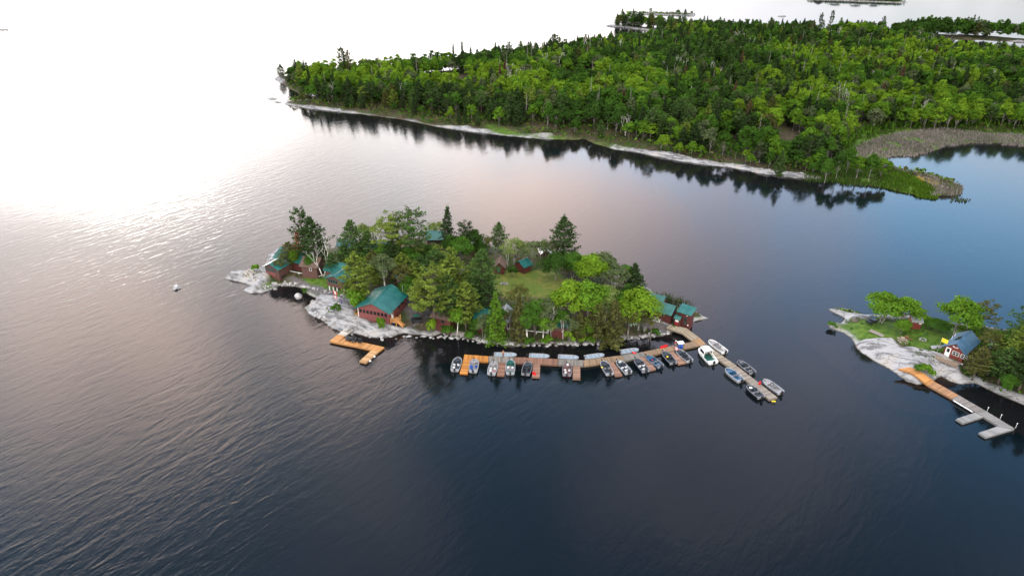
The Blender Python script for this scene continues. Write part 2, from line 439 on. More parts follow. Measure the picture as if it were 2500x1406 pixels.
isl_out = [(543,678),(560,669),(590,665),(640,657),(652,640),(656,622),(690,606),(740,603),(800,608),(860,596),(930,588),(1000,584),(1050,581),(1110,592),(1170,604),(1230,600),(1300,604),(1360,612),(1420,632),(1470,655),(1530,680),(1580,705),(1625,735),(1680,752),(1712,771),(1728,778),(1700,786),(1690,794),(1655,806),(1620,813),(1590,820),(1560,820),(1520,826),(1480,834),(1430,838),(1380,841),(1330,841),(1280,845),(1240,843),(1190,837),(1160,832),(1130,826),(1100,819),(1078,815),(1055,824),(1030,820),(1005,820),(985,813),(960,820),(920,822),(880,815),(858,812),(835,808),(805,797),(780,778),(763,767),(748,753),(757,741),(766,730),(754,717),(745,707),(725,699),(700,696),(680,698),(655,711),(640,716),(610,718),(586,712),(592,705),(615,701),(604,692),(572,688),(547,683)]
def isl_rock(X, Y, d):
    n = fbm(X, Y, 6, 3, 21)
    front = sstep(0, 1, (.3 + 1.7 * n - d) / 1.0)
    return np.clip(front * .9, 0, 1)
island = Land('island_ground', isl_out, .42, 2.4, 6.0, isl_rock, [
    ('rock', [(538,680),(560,660),(640,652),(660,668),(650,690),(625,700),(665,692),(700,690),(722,692),(700,702),(640,724),(580,717)], .8),
    ('rock', [(742,755),(757,714),(800,710),(856,710),(862,740),(872,770),(905,788),(960,792),(1005,795),(1065,826),(1000,832),(940,830),(860,822),(800,806)], .8),
    ('rock', [(655,640),(650,620),(690,603),(705,615),(680,632)], .7),
    ('grass', [(640,692),(660,682),(710,678),(790,690),(850,720),(845,735),(800,720),(745,712),(700,698),(650,704)], .8),
    ('grass', [(735,676),(800,668),(860,705),(855,722),(810,708),(760,694)], .8),
    ('grass', [(1690,790),(1698,766),(1730,778)], .8),
    ('grass', [(1070,800),(1200,815),(1300,826),(1440,822),(1440,836),(1280,840),(1150,828),(1075,812)], 1.2),
    ('path', [(692,674),(716,670),(745,682),(800,704),(822,714),(812,722),(785,716),(735,696)], .35),
    ('path', [(1560,788),(1600,778),(1655,788),(1660,800),(1600,804)], .6),
    ('path', [(900,744),(1010,720),(1060,770),(1010,790),(1000,760)], 1.0),
    ('path', [(1105,668),(1120,658),(1150,668),(1110,680)], .6),
    ('lawn', [(1100,672),(1150,662),(1215,664),(1300,664),(1345,668),(1380,690),(1395,705),(1370,722),(1330,735),(1250,735),(1180,712),(1120,694)], 1.0),
    ('grass', [(1255,668),(1300,662),(1350,660),(1380,680),(1370,690),(1320,672)], 1.0),
], 11, ragged=1.5, rough=.5)

pen_out = [(668,191),(676,199),(692,207),(702,216),(728,228),(772,236),(745,245),(702,250),(700,254),(740,262),(800,270),(860,276),(920,283),(1000,295),(1060,308),(1130,318),(1200,327),(1280,336),(1350,341),(1415,343),(1424,339),(1450,353),(1500,365),(1550,372),(1600,382),(1650,392),(1720,402),(1800,412),(1860,425),(1930,433),(2000,440),(2080,447),(2150,455),(2200,468),(2240,478),(2290,480),(2335,474),(2347,463),(2330,452),(2290,440),(2240,425),(2200,418),(2168,408),(2158,390),(2172,382),(2230,379),(2290,367),(2310,355),(2370,350),(2430,350),(2500,354),(2720,372),(3000,380),
    (3100,200),(2720,172),(2500,152),(2400,146),(2320,138),(2270,126),(2240,112),(2262,102),(2300,98),(2400,98),(2500,104),(2700,116),(3000,132),(3000,122),(2700,108),(2500,96),(2400,88),(2250,84),(2150,84),(2000,85),(1900,86),(1750,83),(1650,76),(1580,68),(1520,62),(1476,64),(1530,69),(1600,78),(1655,92),(1600,108),(1520,117),(1440,126),(1350,140),(1250,154),(1150,166),(1050,177),(950,187),(850,194),(760,200),(700,190)]
def pen_rock(X, Y, d):
    n = fbm(X, Y, 22, 3, 41)
    r = sstep(0, 1, (1.6 + 9 * (n - .36) - d) / 1.6) * sstep(.44, .52, fbm(X, Y, 26, 2, 44) + .06)
    marsh = sstep(-6, 2, sdf(wpoly([(2020,470),(2020,300),(2900,300),(2900,500),(2300,520)]), X, Y))
    return np.clip(r, 0, 1) * (1 - marsh)
def pen_hills(X, Y, d):
    c = at(1000, 210); e = at(1900, 200)
    k = np.clip(d / 60, 0, 1)
    return k * (2.2 * np.exp(-(((X - c.x) / 110) ** 2 + ((Y - c.y) / 70) ** 2)) + 1.0 * np.exp(-(((X - e.x) / 170) ** 2 + ((Y - e.y) / 90) ** 2)) + 2 * (fbm(X, Y, 90, 2, 60) - .4))
peninsula = Land('peninsula_ground', pen_out, 1.3, 2.0, 9.0, pen_rock, [
    ('grass', [(2000,445),(2060,360),(2100,330),(2200,318),(2520,322),(2800,330),(2800,380),(2500,358),(2160,390),(2170,420),(2260,440),(2340,462),(2280,482),(2150,458)], 2.5),
    ('grass', [(1180,300),(1300,325),(1420,335),(1560,365),(1400,338),(1300,334),(1200,322)], 3),
], 31, ragged=1.6, rough=.7, hills=pen_hills)

ri_out = [(2022,755),(2040,754),(2075,757),(2100,769),(2150,770),(2200,769),(2262,773),(2272,781),(2330,790),(2400,799),(2440,806),(2520,806),(2575,820),(2612,852),(2628,900),(2622,955),(2590,1000),(2550,1005),(2500,988),(2470,976),(2435,963),(2405,945),(2381,933),(2342,936),(2318,928),(2300,918),(2286,921),(2268,934),(2240,938),(2215,930),(2190,911),(2165,895),(2140,881),(2110,862),(2090,842),(2074,824),(2058,813),(2028,802),(2021,790),(2030,785),(2052,790),(2062,782),(2066,776),(2048,769),(2030,761)]
def ri_rock(X, Y, d):
    return np.clip(sstep(0, 1, (.8 + 2.6 * fbm(X, Y, 6, 3, 71) - d) / 1.2) * .8, 0, 1)
islet = Land('islet_ground', ri_out, .42, 2.2, 5.5, ri_rock, [
    ('rock', [(2015,755),(2045,750),(2110,766),(2150,768),(2270,770),(2270,780),(2140,778),(2080,776),(2060,776)], .6),
    ('rock', [(2068,818),(2090,824),(2140,826),(2178,830),(2200,848),(2250,855),(2300,868),(2330,886),(2350,905),(2390,925),(2440,950),(2500,975),(2600,1010),(2600,1050),(2440,975),(2340,940),(2290,930),(2240,945),(2190,915),(2100,860)], .7),
    ('grass', [(2018,792),(2060,780),(2080,776),(2160,780),(2270,782),(2350,810),(2360,840),(2300,862),(2240,852),(2195,842),(2175,828),(2090,822),(2055,812)], .8),
], 81, ragged=.6, rough=.35)

# low far islands and bare reefs
islets = []
def reef(pts, name, top, cell, seed, tree=False):
    l = Land(name, pts, cell, top, 3.0, (lambda X, Y, d: 1 - sstep(.6, 1.8, d)) if tree else (lambda X, Y, d: np.ones_like(d)), [], seed, ragged=.3 if not tree else 1.0, rough=.3)
    islets.append(l); return l
far_a = reef([(1530,33),(1545,31),(1580,33),(1640,34),(1700,37),(1690,38.5),(1640,37.5),(1580,35.5)], 'far_island_ground', 1.6, 1.2, 91, True)
far_b = reef([(1962,0),(2010,-3),(2100,-3),(2160,2),(2215,7),(2190,7.5),(2120,5),(2040,2)], 'far_island_ground', 2.0, 1.5, 92, True)
reef([(1897,40.6),(1905,39.6),(1920,40.4),(1918,41.8),(1903,41.8)], 'reef', .8, .8, 93)
reef([(-10,73.5),(12,72.6),(26,73.6),(22,75),(-5,75)], 'reef', .8, .6, 94)
reef([(650,241),(662,239.8),(678,241),(676,243),(656,243)], 'reef', .45, .5, 95)
reef([(668,249.4),(680,248.6),(689,250),(686,251.2),(672,251.2)], 'reef', .4, .5, 96)

# ------------------------------------------------------------------ vegetation
def leaves(Cn, N, S, col, asp=.7):
    """diamond leaf tufts: centres, facing, half length, colour -> vertex and face arrays"""
    n = len(Cn)
    N = N / (np.linalg.norm(N, axis=1, keepdims=True) + 1e-9)
    r = rng.normal(size=(n, 3)); T = np.cross(N, r); T /= np.linalg.norm(T, axis=1, keepdims=True) + 1e-9
    B = np.cross(N, T); S = np.broadcast_to(np.asarray(S), (n,))[:, None]
    V = np.stack([Cn + T * S, Cn + B * S * asp, Cn - T * S, Cn - B * S * asp], 1).reshape(-1, 3)
    return V, np.arange(4 * n).reshape(n, 4), col
def limb_mesh(segs, matname, name='trunk'):
    b = MB()
    for a, c, r0, r1, n in segs: b.tube(a, c, r0, r1, n)
    return b.mesh(name, M[matname], True)
def deciduous(h, r, clumps, per, leaf, seed, base=.28, tall=.40, openness=0, bark='grey_bark', stems=1, clr=.34):
    global rng
    rng = np.random.default_rng(seed); rd = random.Random(seed)
    cz = h * (base + 1) / 2; rz = h * (1 - base) / 2 * .86
    Cn, N, S, col, segs = [], [], [], [], []
    tops = []
    for k in range(clumps):
        d = rng.normal(size=3); d /= np.linalg.norm(d)
        if d[2] < -.55: d[2] *= -.5
        q = rng.uniform(.45, .86)
        c = np.array([d[0] * r * q, d[1] * r * q, cz + d[2] * rz * q])
        c[:2] *= 1 - .30 * max(0, d[2])
        cr = r * clr * rng.uniform(.75, 1.25)
        dd = rng.normal(size=(per, 3)); dd /= np.linalg.norm(dd, axis=1, keepdims=True)
        dd[:, 2] = np.where(dd[:, 2] < -.35, -dd[:, 2], dd[:, 2])
        rad = cr * rng.uniform(.55, 1.08, per)[:, None]
        Cn.append(c + dd * rad * (1, 1, .8))
        out = dd + .5 * d
        N.append(out + rng.normal(size=(per, 3)) * .45)
        S.append(leaf * rng.uniform(.6, 1.3, per))
        tint = rng.uniform(.78, 1.18)
        col.append(np.array([1, 1, 1]) * (tint * rng.uniform(.8, 1.2, per))[:, None] * (np.array([1.0, 1, 1]) + rng.normal(size=(per, 3)) * (.06, .02, .04)))
        tops.append(c)
    V, Fq, cc = leaves(np.concatenate(Cn), np.concatenate(N), np.concatenate(S), np.concatenate(col))
    crown = raw_mesh('crown', V, Fq, [M['foliage']], col=np.clip(cc, .2, 2))
    for sidx in range(stems):
        off = np.array([rd.uniform(-.35, .35), rd.uniform(-.35, .35), 0]) * (stems > 1)
        lean = np.array([rd.uniform(-1, 1), rd.uniform(-1, 1), 0]) * r * (.10 + .22 * (stems > 1))
        p0 = off + (0, 0, -.6); p1 = off + lean * .4 + (0, 0, h * base); p2 = off + lean + (0, 0, h * .72)
        r0 = h * .017 / math.sqrt(stems)
        segs += [(p0, p1, r0 * 1.25, r0 * .85, 7), (p1, p2, r0 * .85, r0 * .3, 6)]
        for c in tops[sidx::stems][:14]:
            f = rd.uniform(.1, .8); a = p1 * (1 - f) + p2 * f
            segs.append((a, a * .25 + c * .75 - np.array([0, 0, r * .05]), r0 * .38, r0 * .12, 4))
    return crown, limb_mesh(segs, bark), h, r
def conifer(h, r, kind, per, leaf, seed, base=.2, bark='bark'):
    global rng
    rng = np.random.default_rng(seed); rd = random.Random(seed)
    Cn, N, S, col, segs = [], [], [], [], []
    bend = np.array([rd.uniform(-1, 1), rd.uniform(-1, 1), 0]) * h * .02
    ax = lambda f: bend * math.sin(f * 3) + np.array([0, 0, h * f])
    if kind == 'spruce': lev = [base + (1 - base) * i / 22 for i in range(22)]
    else: lev = [base + (.975 - base) * i / 13 for i in range(14)]
    for f in lev:
        u = (f - base) / (1 - base)
        if kind == 'spruce': L0 = r * ((1 - u) ** .85 * .95 + .06); nb = 7; pitch = -.28
        elif kind == 'pine': L0 = r * (1.0 - .93 * u ** 1.7) * (.62 + .38 * min(1, u * 3.5)); nb = 6; pitch = .16 + .4 * u
        else: L0 = r * (1.05 - .60 * u ** 2) * (.5 if rd.random() < .2 else 1); nb = 4; pitch = .10 + .25 * u
        a0 = rd.uniform(0, 6.3)
        for b in range(nb):
            az = a0 + b * 6.283 / nb + rd.uniform(-.35, .35)
            L = L0 * rd.uniform(.62, 1.15)
            if kind == 'ragged' and rd.random() < .22: continue
            d = np.array([math.cos(az), math.sin(az), 0]); lat = np.array([-d[1], d[0], 0])
            z0 = ax(f + rd.uniform(-.012, .012))
            n = max(5, int(per * (.35 + L / r)))
            s = rng.uniform(.22 if kind != 'ragged' else .4, 1, n) ** .75
            wid = (.30 if kind != 'spruce' else .24) * L * np.sin(np.clip(s, .1, .97) * 2.7)
            up = pitch * s * L + (.16 * L * s ** 3 if kind != 'spruce' else .10 * L * s ** 4)
            P = z0 + d * (s * L)[:, None] + lat * (wid * rng.uniform(-1, 1, n))[:, None]
            P[:, 2] += up + rng.normal(size=n) * .045 * r
            Cn.append(P)
            N.append(np.array([0, 0, 1.0]) + d * .55 + rng.normal(size=(n, 3)) * .5)
            S.append(leaf * rng.uniform(.65, 1.3, n))
            t = rd.uniform(.75, 1.15)
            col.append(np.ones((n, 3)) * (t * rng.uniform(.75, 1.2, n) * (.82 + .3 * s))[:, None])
            segs.append((z0, z0 + d * L * .8 + np.array([0, 0, pitch * L * .8]), h * .0045, h * .0015, 4))
    n = 26; P = ax(1.0) + rng.normal(size=(n, 3)) * (.05 * r, .05 * r, .03 * h) - (0, 0, .02 * h)
    Cn.append(P); N.append(rng.normal(size=(n, 3)) + (0, 0, .6)); S.append(np.full(n, leaf * .7)); col.append(np.ones((n, 3)))
    V, Fq, cc = leaves(np.concatenate(Cn), np.concatenate(N), np.concatenate(S), np.concatenate(col), .55)
    crown = raw_mesh('crown', V, Fq, [M['foliage']], col=np.clip(cc, .2, 2))
    tr = [(ax(i / 6) - (0, 0, .6 * (i == 0)), ax((i + 1) / 6), h * .015 * (1 - i / 6.6), h * .015 * (1 - (i + 1) / 6.6), 7) for i in range(6)]
    return crown, limb_mesh(tr + segs, bark), h, r
def bare(h, r, seed, bark, stems=2, droop=False, thick=.013):
    rd = random.Random(seed); segs = []
    def grow(p, d, L, rad, lv):
        q = p + d * L
        segs.append((tuple(p), tuple(q), rad, rad * .62, 6 if lv == 0 else 4))
        if lv >= 4: return
        for _ in range(2 if lv < 3 else 3):
            e = (d + Vector((rd.uniform(-1, 1), rd.uniform(-1, 1), rd.uniform(-.15, .6))) * (.55 if lv else .45)).normalized()
            grow(q, e, L * rd.uniform(.55, .82), rad * .58, lv + 1)
    if droop:      # dead conifer: a straight pole with short bare branches
        segs.append(((0, 0, -.5), (0, 0, h), h * thick, h * .002, 6))
        for i in range(46):
            f = .18 + .8 * i / 46; az = rd.uniform(0, 6.3); L = r * (1.05 - f) * rd.uniform(.6, 1.2) + .15
            segs.append(((0, 0, h * f), (math.cos(az) * L, math.sin(az) * L, h * f - .12 * L), h * .004, h * .0012, 3))
    else:
        for s in range(stems):
            a = s * 6.283 / stems + rd.uniform(-.4, .4)
            d = Vector((math.cos(a) * .28 * (stems > 1), math.sin(a) * .28 * (stems > 1), 1)).normalized()
            grow(Vector((0, 0, -.4)), d, h * .36, h * thick, 0)
    me = limb_mesh(segs, bark)
    co = np.array([v.co for v in me.vertices])
    return None, me, float(co[:, 2].max()), float(np.abs(co[:, :2]).max())

PROTO = {}
for i in range(4):
    PROTO['broadleaf', 'near', i] = deciduous(11, 4.6, 34, 125, .26, 100 + i, base=.13, stems=1 + i % 2)
    PROTO['broadleaf', 'far', i] = deciduous(12, 4.4, 32, 36, .48, 120 + i, base=.05, clr=.29)
    PROTO['birch', 'near', i] = deciduous(12, 3.6, 26, 95, .24, 140 + i, base=.30, bark='white_bark', stems=2, clr=.30)
    PROTO['birch', 'far', i] = deciduous(13, 3.4, 26, 34, .44, 160 + i, base=.10, bark='grey_bark', clr=.29)
    PROTO['willow', 'near', i] = deciduous(10, 4.6, 22, 70, .20, 180 + i, base=.30, stems=3, clr=.26, bark='grey_bark')
    PROTO['pine', 'near', i] = conifer(15, 4.2, 'pine', 40, .26, 200 + i, base=.22)
    PROTO['pine', 'far', i] = conifer(15, 3.6, 'pine', 15, .48, 220 + i, base=.08)
    PROTO['ragged', 'near', i] = conifer(16, 4.4, 'ragged', 46, .27, 240 + i, base=.42)
    PROTO['ragged', 'far', i] = conifer(16, 4.0, 'ragged', 20, .48, 245 + i, base=.45)
    PROTO['spruce', 'near', i] = conifer(14, 2.9, 'spruce', 24, .22, 260 + i, base=.06)
    PROTO['spruce', 'far', i] = conifer(14, 2.5, 'spruce', 6, .42, 280 + i, base=.1)
    PROTO['dead', 'near', i] = bare(9, 3, 300 + i, 'white_bark', 2)
    PROTO['dead', 'far', i] = bare(12, 3, 310 + i, 'white_bark', 2, thick=.012)
    PROTO['snag', 'far', i] = bare(14, 2.6, 320 + i, 'grey_bark', droop=True)
    PROTO['shrub', 'near', i] = deciduous(2.0, 1.3, 14, 60, .17, 340 + i, base=.02, stems=3)
PROTO = {k: v for k, v in PROTO.items()}
NAMES = {'broadleaf': 'broadleaf_tree', 'birch': 'birch_tree', 'willow': 'willow_tree', 'pine': 'pine_tree', 'ragged': 'pine_tree', 'spruce': 'spruce_tree', 'dead': 'dead_tree', 'snag': 'dead_tree', 'shrub': 'shrub'}
def plant(kind, detail, p, h, w, colr, label, group=None, seed=0, name=None, sink=0.0):
    crown, trunk, ph, pr = PROTO[kind, detail, seed % 4]
    root = empty(name or NAMES[kind], (p[0], p[1], p[2] - sink), (seed * 2.39996) % 6.283, label, 'shrub' if kind == 'shrub' else 'tree', group)
    sx = w / 2 / pr; root.scale = (sx, sx, h / ph)
    if crown is not None:
        c = link('crown', crown, root); k = 1.3 if detail == 'near' else 1.0; c.color = (colr[0] * k, colr[1] * k, colr[2] * k, 1)
    t = link('trunk', trunk, root)
    return root

LIME, BRIGHT, MID, DEEP, PALE = (.118, .205, .018), (.078, .158, .016), (.047, .108, .016), (.032, .070, .014), (.120, .165, .045)
PINE, PINEL, PINED, SPRUCE, OLIVE, RUST, GREYG = (.046, .086, .024), (.105, .145, .026), (.030, .055, .018), (.026, .045, .018), (.075, .080, .026), (.17, .065, .030), (.075, .100, .045)

# trees of the lodge island: kind, base x, base y, top y, crown width, colour, label
ISLE = [
 ('ragged',748,640,514,52,PINED,'tall ragged pine with a flat tufted top above the shore cabin'),
 ('pine',772,650,532,86,PINED,'broad dark pine just right of the ragged one behind the shore cabin'),
 ('pine',736,646,566,34,RUST,'rust brown dying conifer between shore cabin and dark pine'),
 ('pine',712,652,592,60,OLIVE,'low olive conifer leaning over the shore cabin roof'),
 ('broadleaf',722,655,604,30,BRIGHT,'small bright green tree tucked behind the shore cabin roof'),
 ('willow',700,670,612,26,GREYG,'thin sparse tree standing before the shore cabin roof'),
 ('pine',868,655,540,76,PINE,'dense green pine behind the stilted cabin'),
 ('pine',880,745,618,86,PINEL,'bright green pine between stilted cabin and main lodge'),
 ('shrub',873,758,700,44,BRIGHT,'tall leafy bush at the left end of the main lodge'),
 ('willow',890,625,540,56,PALE,'pale green sparse tree behind the dense green pine'),
 ('ragged',962,655,526,84,PINEL,'yellow green ragged pine left of the tall back pine'),
 ('ragged',1008,648,518,88,PINE,'tall back pine with spreading tiered top near the far shore'),
 ('willow',934,612,528,52,PALE,'pale hazy tree on the far shore behind yellow green pines'),
 ('willow',1057,592,538,38,PALE,'pale round tree at the far shore left of the dark spruce'),
 ('willow',1076,588,536,30,PALE,'small pale tree touching the dark spruce on the far shore'),
 ('spruce',1098,618,502,52,SPRUCE,'dark pointed spruce, tallest spire on the far shore'),
 ('ragged',1137,622,545,48,SPRUCE,'dark blunt conifer just right of the pointed spruce'),
 ('broadleaf',1156,618,556,52,DEEP,'deep green round tree right of the dark blunt conifer'),
 ('broadleaf',1128,648,570,56,MID,'mid green tree in front of the dark blunt conifer'),
 ('broadleaf',1098,640,572,48,DEEP,'deep green tree under the pointed spruce'),
 ('broadleaf',1172,622,590,44,DEEP,'low dark shrubby tree by the far shore right of the spruces'),
 ('pine',1219,616,544,48,PINE,'lone slim pine standing on the far shore'),
 ('willow',1196,616,574,40,OLIVE,'brownish thin tree left of the lone slim pine'),
 ('willow',1256,650,580,66,PALE,'pale spreading willow behind the brown shingled shed'),
 ('willow',1294,656,582,66,GREYG,'grey green willow behind the green roofed hut'),
 ('willow',1322,640,585,44,PALE,'pale willow just left of the big shapely pine'),
 ('dead',1239,652,586,26,None,'slender white dead birch behind the brown shingled shed'),
 ('pine',1372,645,530,82,PINED,'big shapely dark pine at the back of the lawn'),
 ('willow',1337,640,578,50,GREYG,'open grey green tree against the big shapely pine'),
 ('broadleaf',1356,684,614,66,DEEP,'dark round bush like tree at the back edge of the lawn'),
 ('broadleaf',1398,678,611,64,MID,'mid green rounded tree right of the dark bush like tree'),
 ('broadleaf',1440,706,622,80,LIME,'lime green maple at the right edge of the lawn'),
 ('broadleaf',1470,690,612,76,GREYG,'soft green tree at the water behind the lime maple'),
 ('birch',1500,728,640,60,GREYG,'grey green birch between lime maple and pointed spruce at right'),
 ('birch',1522,715,642,44,MID,'slim green birch beside the right hand spruce'),
 ('spruce',1543,722,642,64,PINED,'broad dark spruce at the right end of the wood'),
 ('dead',1560,722,660,30,None,'bare grey tree at the right end of the wood'),
 ('broadleaf',1394,795,672,96,LIME,'large yellow green birch clump in front of the lawn'),
 ('birch',1440,806,680,84,BRIGHT,'tall bright birch in the middle of the front wood'),
 ('birch',1476,800,692,66,PALE,'pale leaning birch with white limbs in the front wood'),
 ('birch',1362,786,706,56,BRIGHT,'bright slender birch left of the yellow green clump'),
 ('broadleaf',1558,806,698,96,LIME,'vivid yellow green oak beside the boathouse'),
 ('willow',1575,812,760,66,OLIVE,'bare lower twigs tree under the vivid oak'),
 ('pine',1456,838,742,66,OLIVE,'olive cedar hanging over the water behind the grey dock section'),
 ('spruce',1493,842,732,64,OLIVE,'brownish olive cedar nearest the water right of centre'),
 ('pine',1414,838,764,48,OLIVE,'short olive cedar left of the two waterside cedars'),
 ('willow',1530,830,745,56,OLIVE,'thin olive tree between waterside cedars and vivid oak'),
 ('birch',944,715,612,60,GREYG,'sparse grey green tree behind the main lodge ridge'),
 ('willow',984,724,640,56,OLIVE,'olive leafless looking tree behind the main lodge'),
 ('pine',915,690,612,56,OLIVE,'olive conifer left behind the main lodge'),
 ('broadleaf',1000,735,672,44,MID,'small green tree touching the back of the main lodge'),
 ('ragged',1064,805,656,88,PINEL,'big front pine with long bare trunk right of the lodge'),
 ('pine',1032,772,680,66,PINEL,'yellow green pine hugging the right wall of the lodge'),
 ('pine',1096,798,668,76,PINE,'dense pine second right of the lodge'),
 ('pine',1137,806,690,78,PINEL,'spreading yellow green pine left of the dark red cabin'),
 ('pine',1104,728,622,92,PINEL,'wide feathery pine in the centre of the island'),
 ('pine',1066,712,610,84,PINE,'green pine in the centre left of the feathery pine'),
 ('pine',1030,690,625,70,PINE,'half hidden pine behind the lodge trees'),
 ('pine',1180,748,612,92,PINE,'tall centre pine at the left edge of the lawn'),
 ('pine',1160,715,640,66,PINEL,'low bright pine beside the tall centre pine'),
 ('pine',1190,775,690,66,PINED,'dark pine below the tall centre pine'),
 ('spruce',1211,832,712,58,BRIGHT,'bright green larch at the front shore by the pole'),
 ('spruce',1267,834,712,48,OLIVE,'thin brownish cedar behind the pole at the front shore'),
 ('willow',1266,775,690,56,OLIVE,'brown twiggy tree at the front edge of the lawn'),
 ('broadleaf',1306,816,722,56,MID,'green tree behind the white rail in the middle front'),
 ('birch',1335,818,722,50,GREYG,'grey green birch left of the white dead birch'),
 ('broadleaf',1318,790,728,36,LIME,'small lime tree between two front birches'),
 ('dead',1344,820,738,46,None,'white dead birch with forked limbs before the green cabin'),
 ('birch',1372,826,750,46,MID,'mid green birch above the dark red porch'),
 ('dead',790,676,590,78,None,'white dead tree with wide forked limbs left of stilted cabin'),
 ('snag',828,630,556,30,None,'bare purplish grey snag between the two left pines'),
 ('pine',845,660,600,44,PINE,'small pine at the left foot of the dense green pine'),
 ('broadleaf',905,665,610,50,MID,'green tree beneath the yellow green ragged pine'),
 ('broadleaf',1045,650,592,52,DEEP,'deep green tree left of the spruces'),
 ('broadleaf',1000,668,600,58,MID,'green tree beneath the tall back pine'),
 ('pine',960,672,590,66,PINED,'dark pine in the thick of the left wood'),
 ('birch',1118,818,742,44,BRIGHT,'bright slim birch at the front shore by the dense pine'),('willow',1182,832,760,46,GREYG,'airy grey green tree at the front shore left of the larch'),
 ('birch',1290,836,748,48,MID,'mid green birch on the front shore right of the brown cedar'),('birch',1325,838,768,40,BRIGHT,'bright birch leaning over the stones behind the dock'),
 ('willow',1390,836,762,46,GREYG,'airy tree on the front shore right of the dead birch'),('broadleaf',1432,834,770,40,BRIGHT,'bright bushy tree at the water between the cedars'),
 ('willow',1345,832,775,34,PALE,'pale thin tree before the low red porch'),('broadleaf',762,668,618,38,MID,'leafy tree before the dark log cabin'),
 ('willow',686,676,628,30,OLIVE,'twiggy tree at the corner of the shore cabin'),('pine',815,678,618,42,PINE,'pine behind the dead white tree by the teal roof cabin'),
 ('broadleaf',1632,770,742,34,GREYG,'small grey green tree between boathouse and oak'),
 ('pine',906,655,566,64,PINE,'green pine before the half hidden teal cabin'),('broadleaf',938,668,592,56,MID,'leafy tree before the half hidden teal cabin'),('pine',985,690,618,60,PINEL,'light pine left of the green roofed cabin'),('pine',1018,705,640,56,PINEL,'light pine over the green roofed cabin'),('broadleaf',1062,640,592,46,GREYG,'soft tree before the far shore teal cabin'),
 ('pine',925,705,640,50,PINEL,'light pine just behind the lodge roof peak'),('willow',1030,650,585,44,PALE,'pale thin tree before the far shore teal cabin'),
 ('ragged',1085,690,605,70,PINEL,'ragged yellow green pine behind the feathery pine'),('pine',1150,760,680,60,PINE,'pine between feathery pine and tall centre pine'),
 ('broadleaf',1220,800,748,44,MID,'small leafy tree before the grey blue roofed cabin'),('willow',1420,770,712,50,GREYG,'grey green tree amid the front birches'),
 ('birch',1500,790,716,52,MID,'green birch behind the waterside cedars'),('broadleaf',1525,770,690,50,DEEP,'deep green tree behind the vivid oak'),
 ('willow',1280,640,592,50,PALE,'pale hazy willow on the back shore left of middle'),('broadleaf',1420,672,626,44,DEEP,'dark tree at the back shore behind the lime maple'),
 ('pine',1195,830,770,44,PINE,'small pine on the front shore left of the larch'),('willow',1245,812,752,36,OLIVE,'twiggy brown tree right of the utility pole'),
 ('broadleaf',1165,815,772,40,MID,'leafy tree before the dark porch cabin'),('pine',1060,745,668,60,PINED,'shaded dark pine right behind the lodge wall'),
]
for i, (k, bx, by, ty, w, colr, lab) in enumerate(ISLE):
    p = island.on(bx, by)
    det = 'far' if k == 'snag' else 'near'
    h = max(1.5, height_for(p.y, ty) - p.z)
    plant(k, det, p, h, width_at(p, w) * 1.2, colr or (1, 1, 1), lab, 'trees on the lodge island', seed=i * 7 + 3)
SHRUBS = [(626,664,644,20,BRIGHT,'lone small bush on the bare rock left of the shore cabin'),
 (1392,838,806,34,LIME,'lime green bush at the front shore below the dead birch'),(1420,838,812,30,LIME,'rounded lime bush second along the front shore'),
 (1440,840,818,26,BRIGHT,'low bright bush on the stones at the front shore'),(930,806,774,24,BRIGHT,'bright bush on the rock below the lodge'),
 (1054,815,776,26,LIME,'bright upright bush at the foot of the big front pine'),(1252,676,648,30,DEEP,'dark bush between brown shed and green hut'),
 (822,760,742,26,MID,'scrubby bush on the rock beside the flagpole'),(1095,815,792,36,MID,'bush at the shore below the dense pine'),
 (1150,828,806,40,MID,'bush below the white rail left of the larch'),(1290,840,822,34,MID,'grassy bush on stones in the front middle'),
 (1335,838,818,34,BRIGHT,'bright grassy bush left of the lime bushes'),(1480,836,816,30,BRIGHT,'bush under the brownish olive cedar'),
 (745,716,704,18,MID,'weedy bush beside the white boulder'),(1640,806,796,26,MID,'weeds under the grey gangway'),(1600,815,804,30,MID,'low weeds left of the gangway')]
for i, (bx, by, ty, w, colr, lab) in enumerate(SHRUBS):
    p = island.on(bx, by); plant('shrub', 'near', p, max(.7, height_for(p.y, ty) - p.z), width_at(p, w), colr, lab, 'bushes on the lodge island', seed=i * 5 + 1)
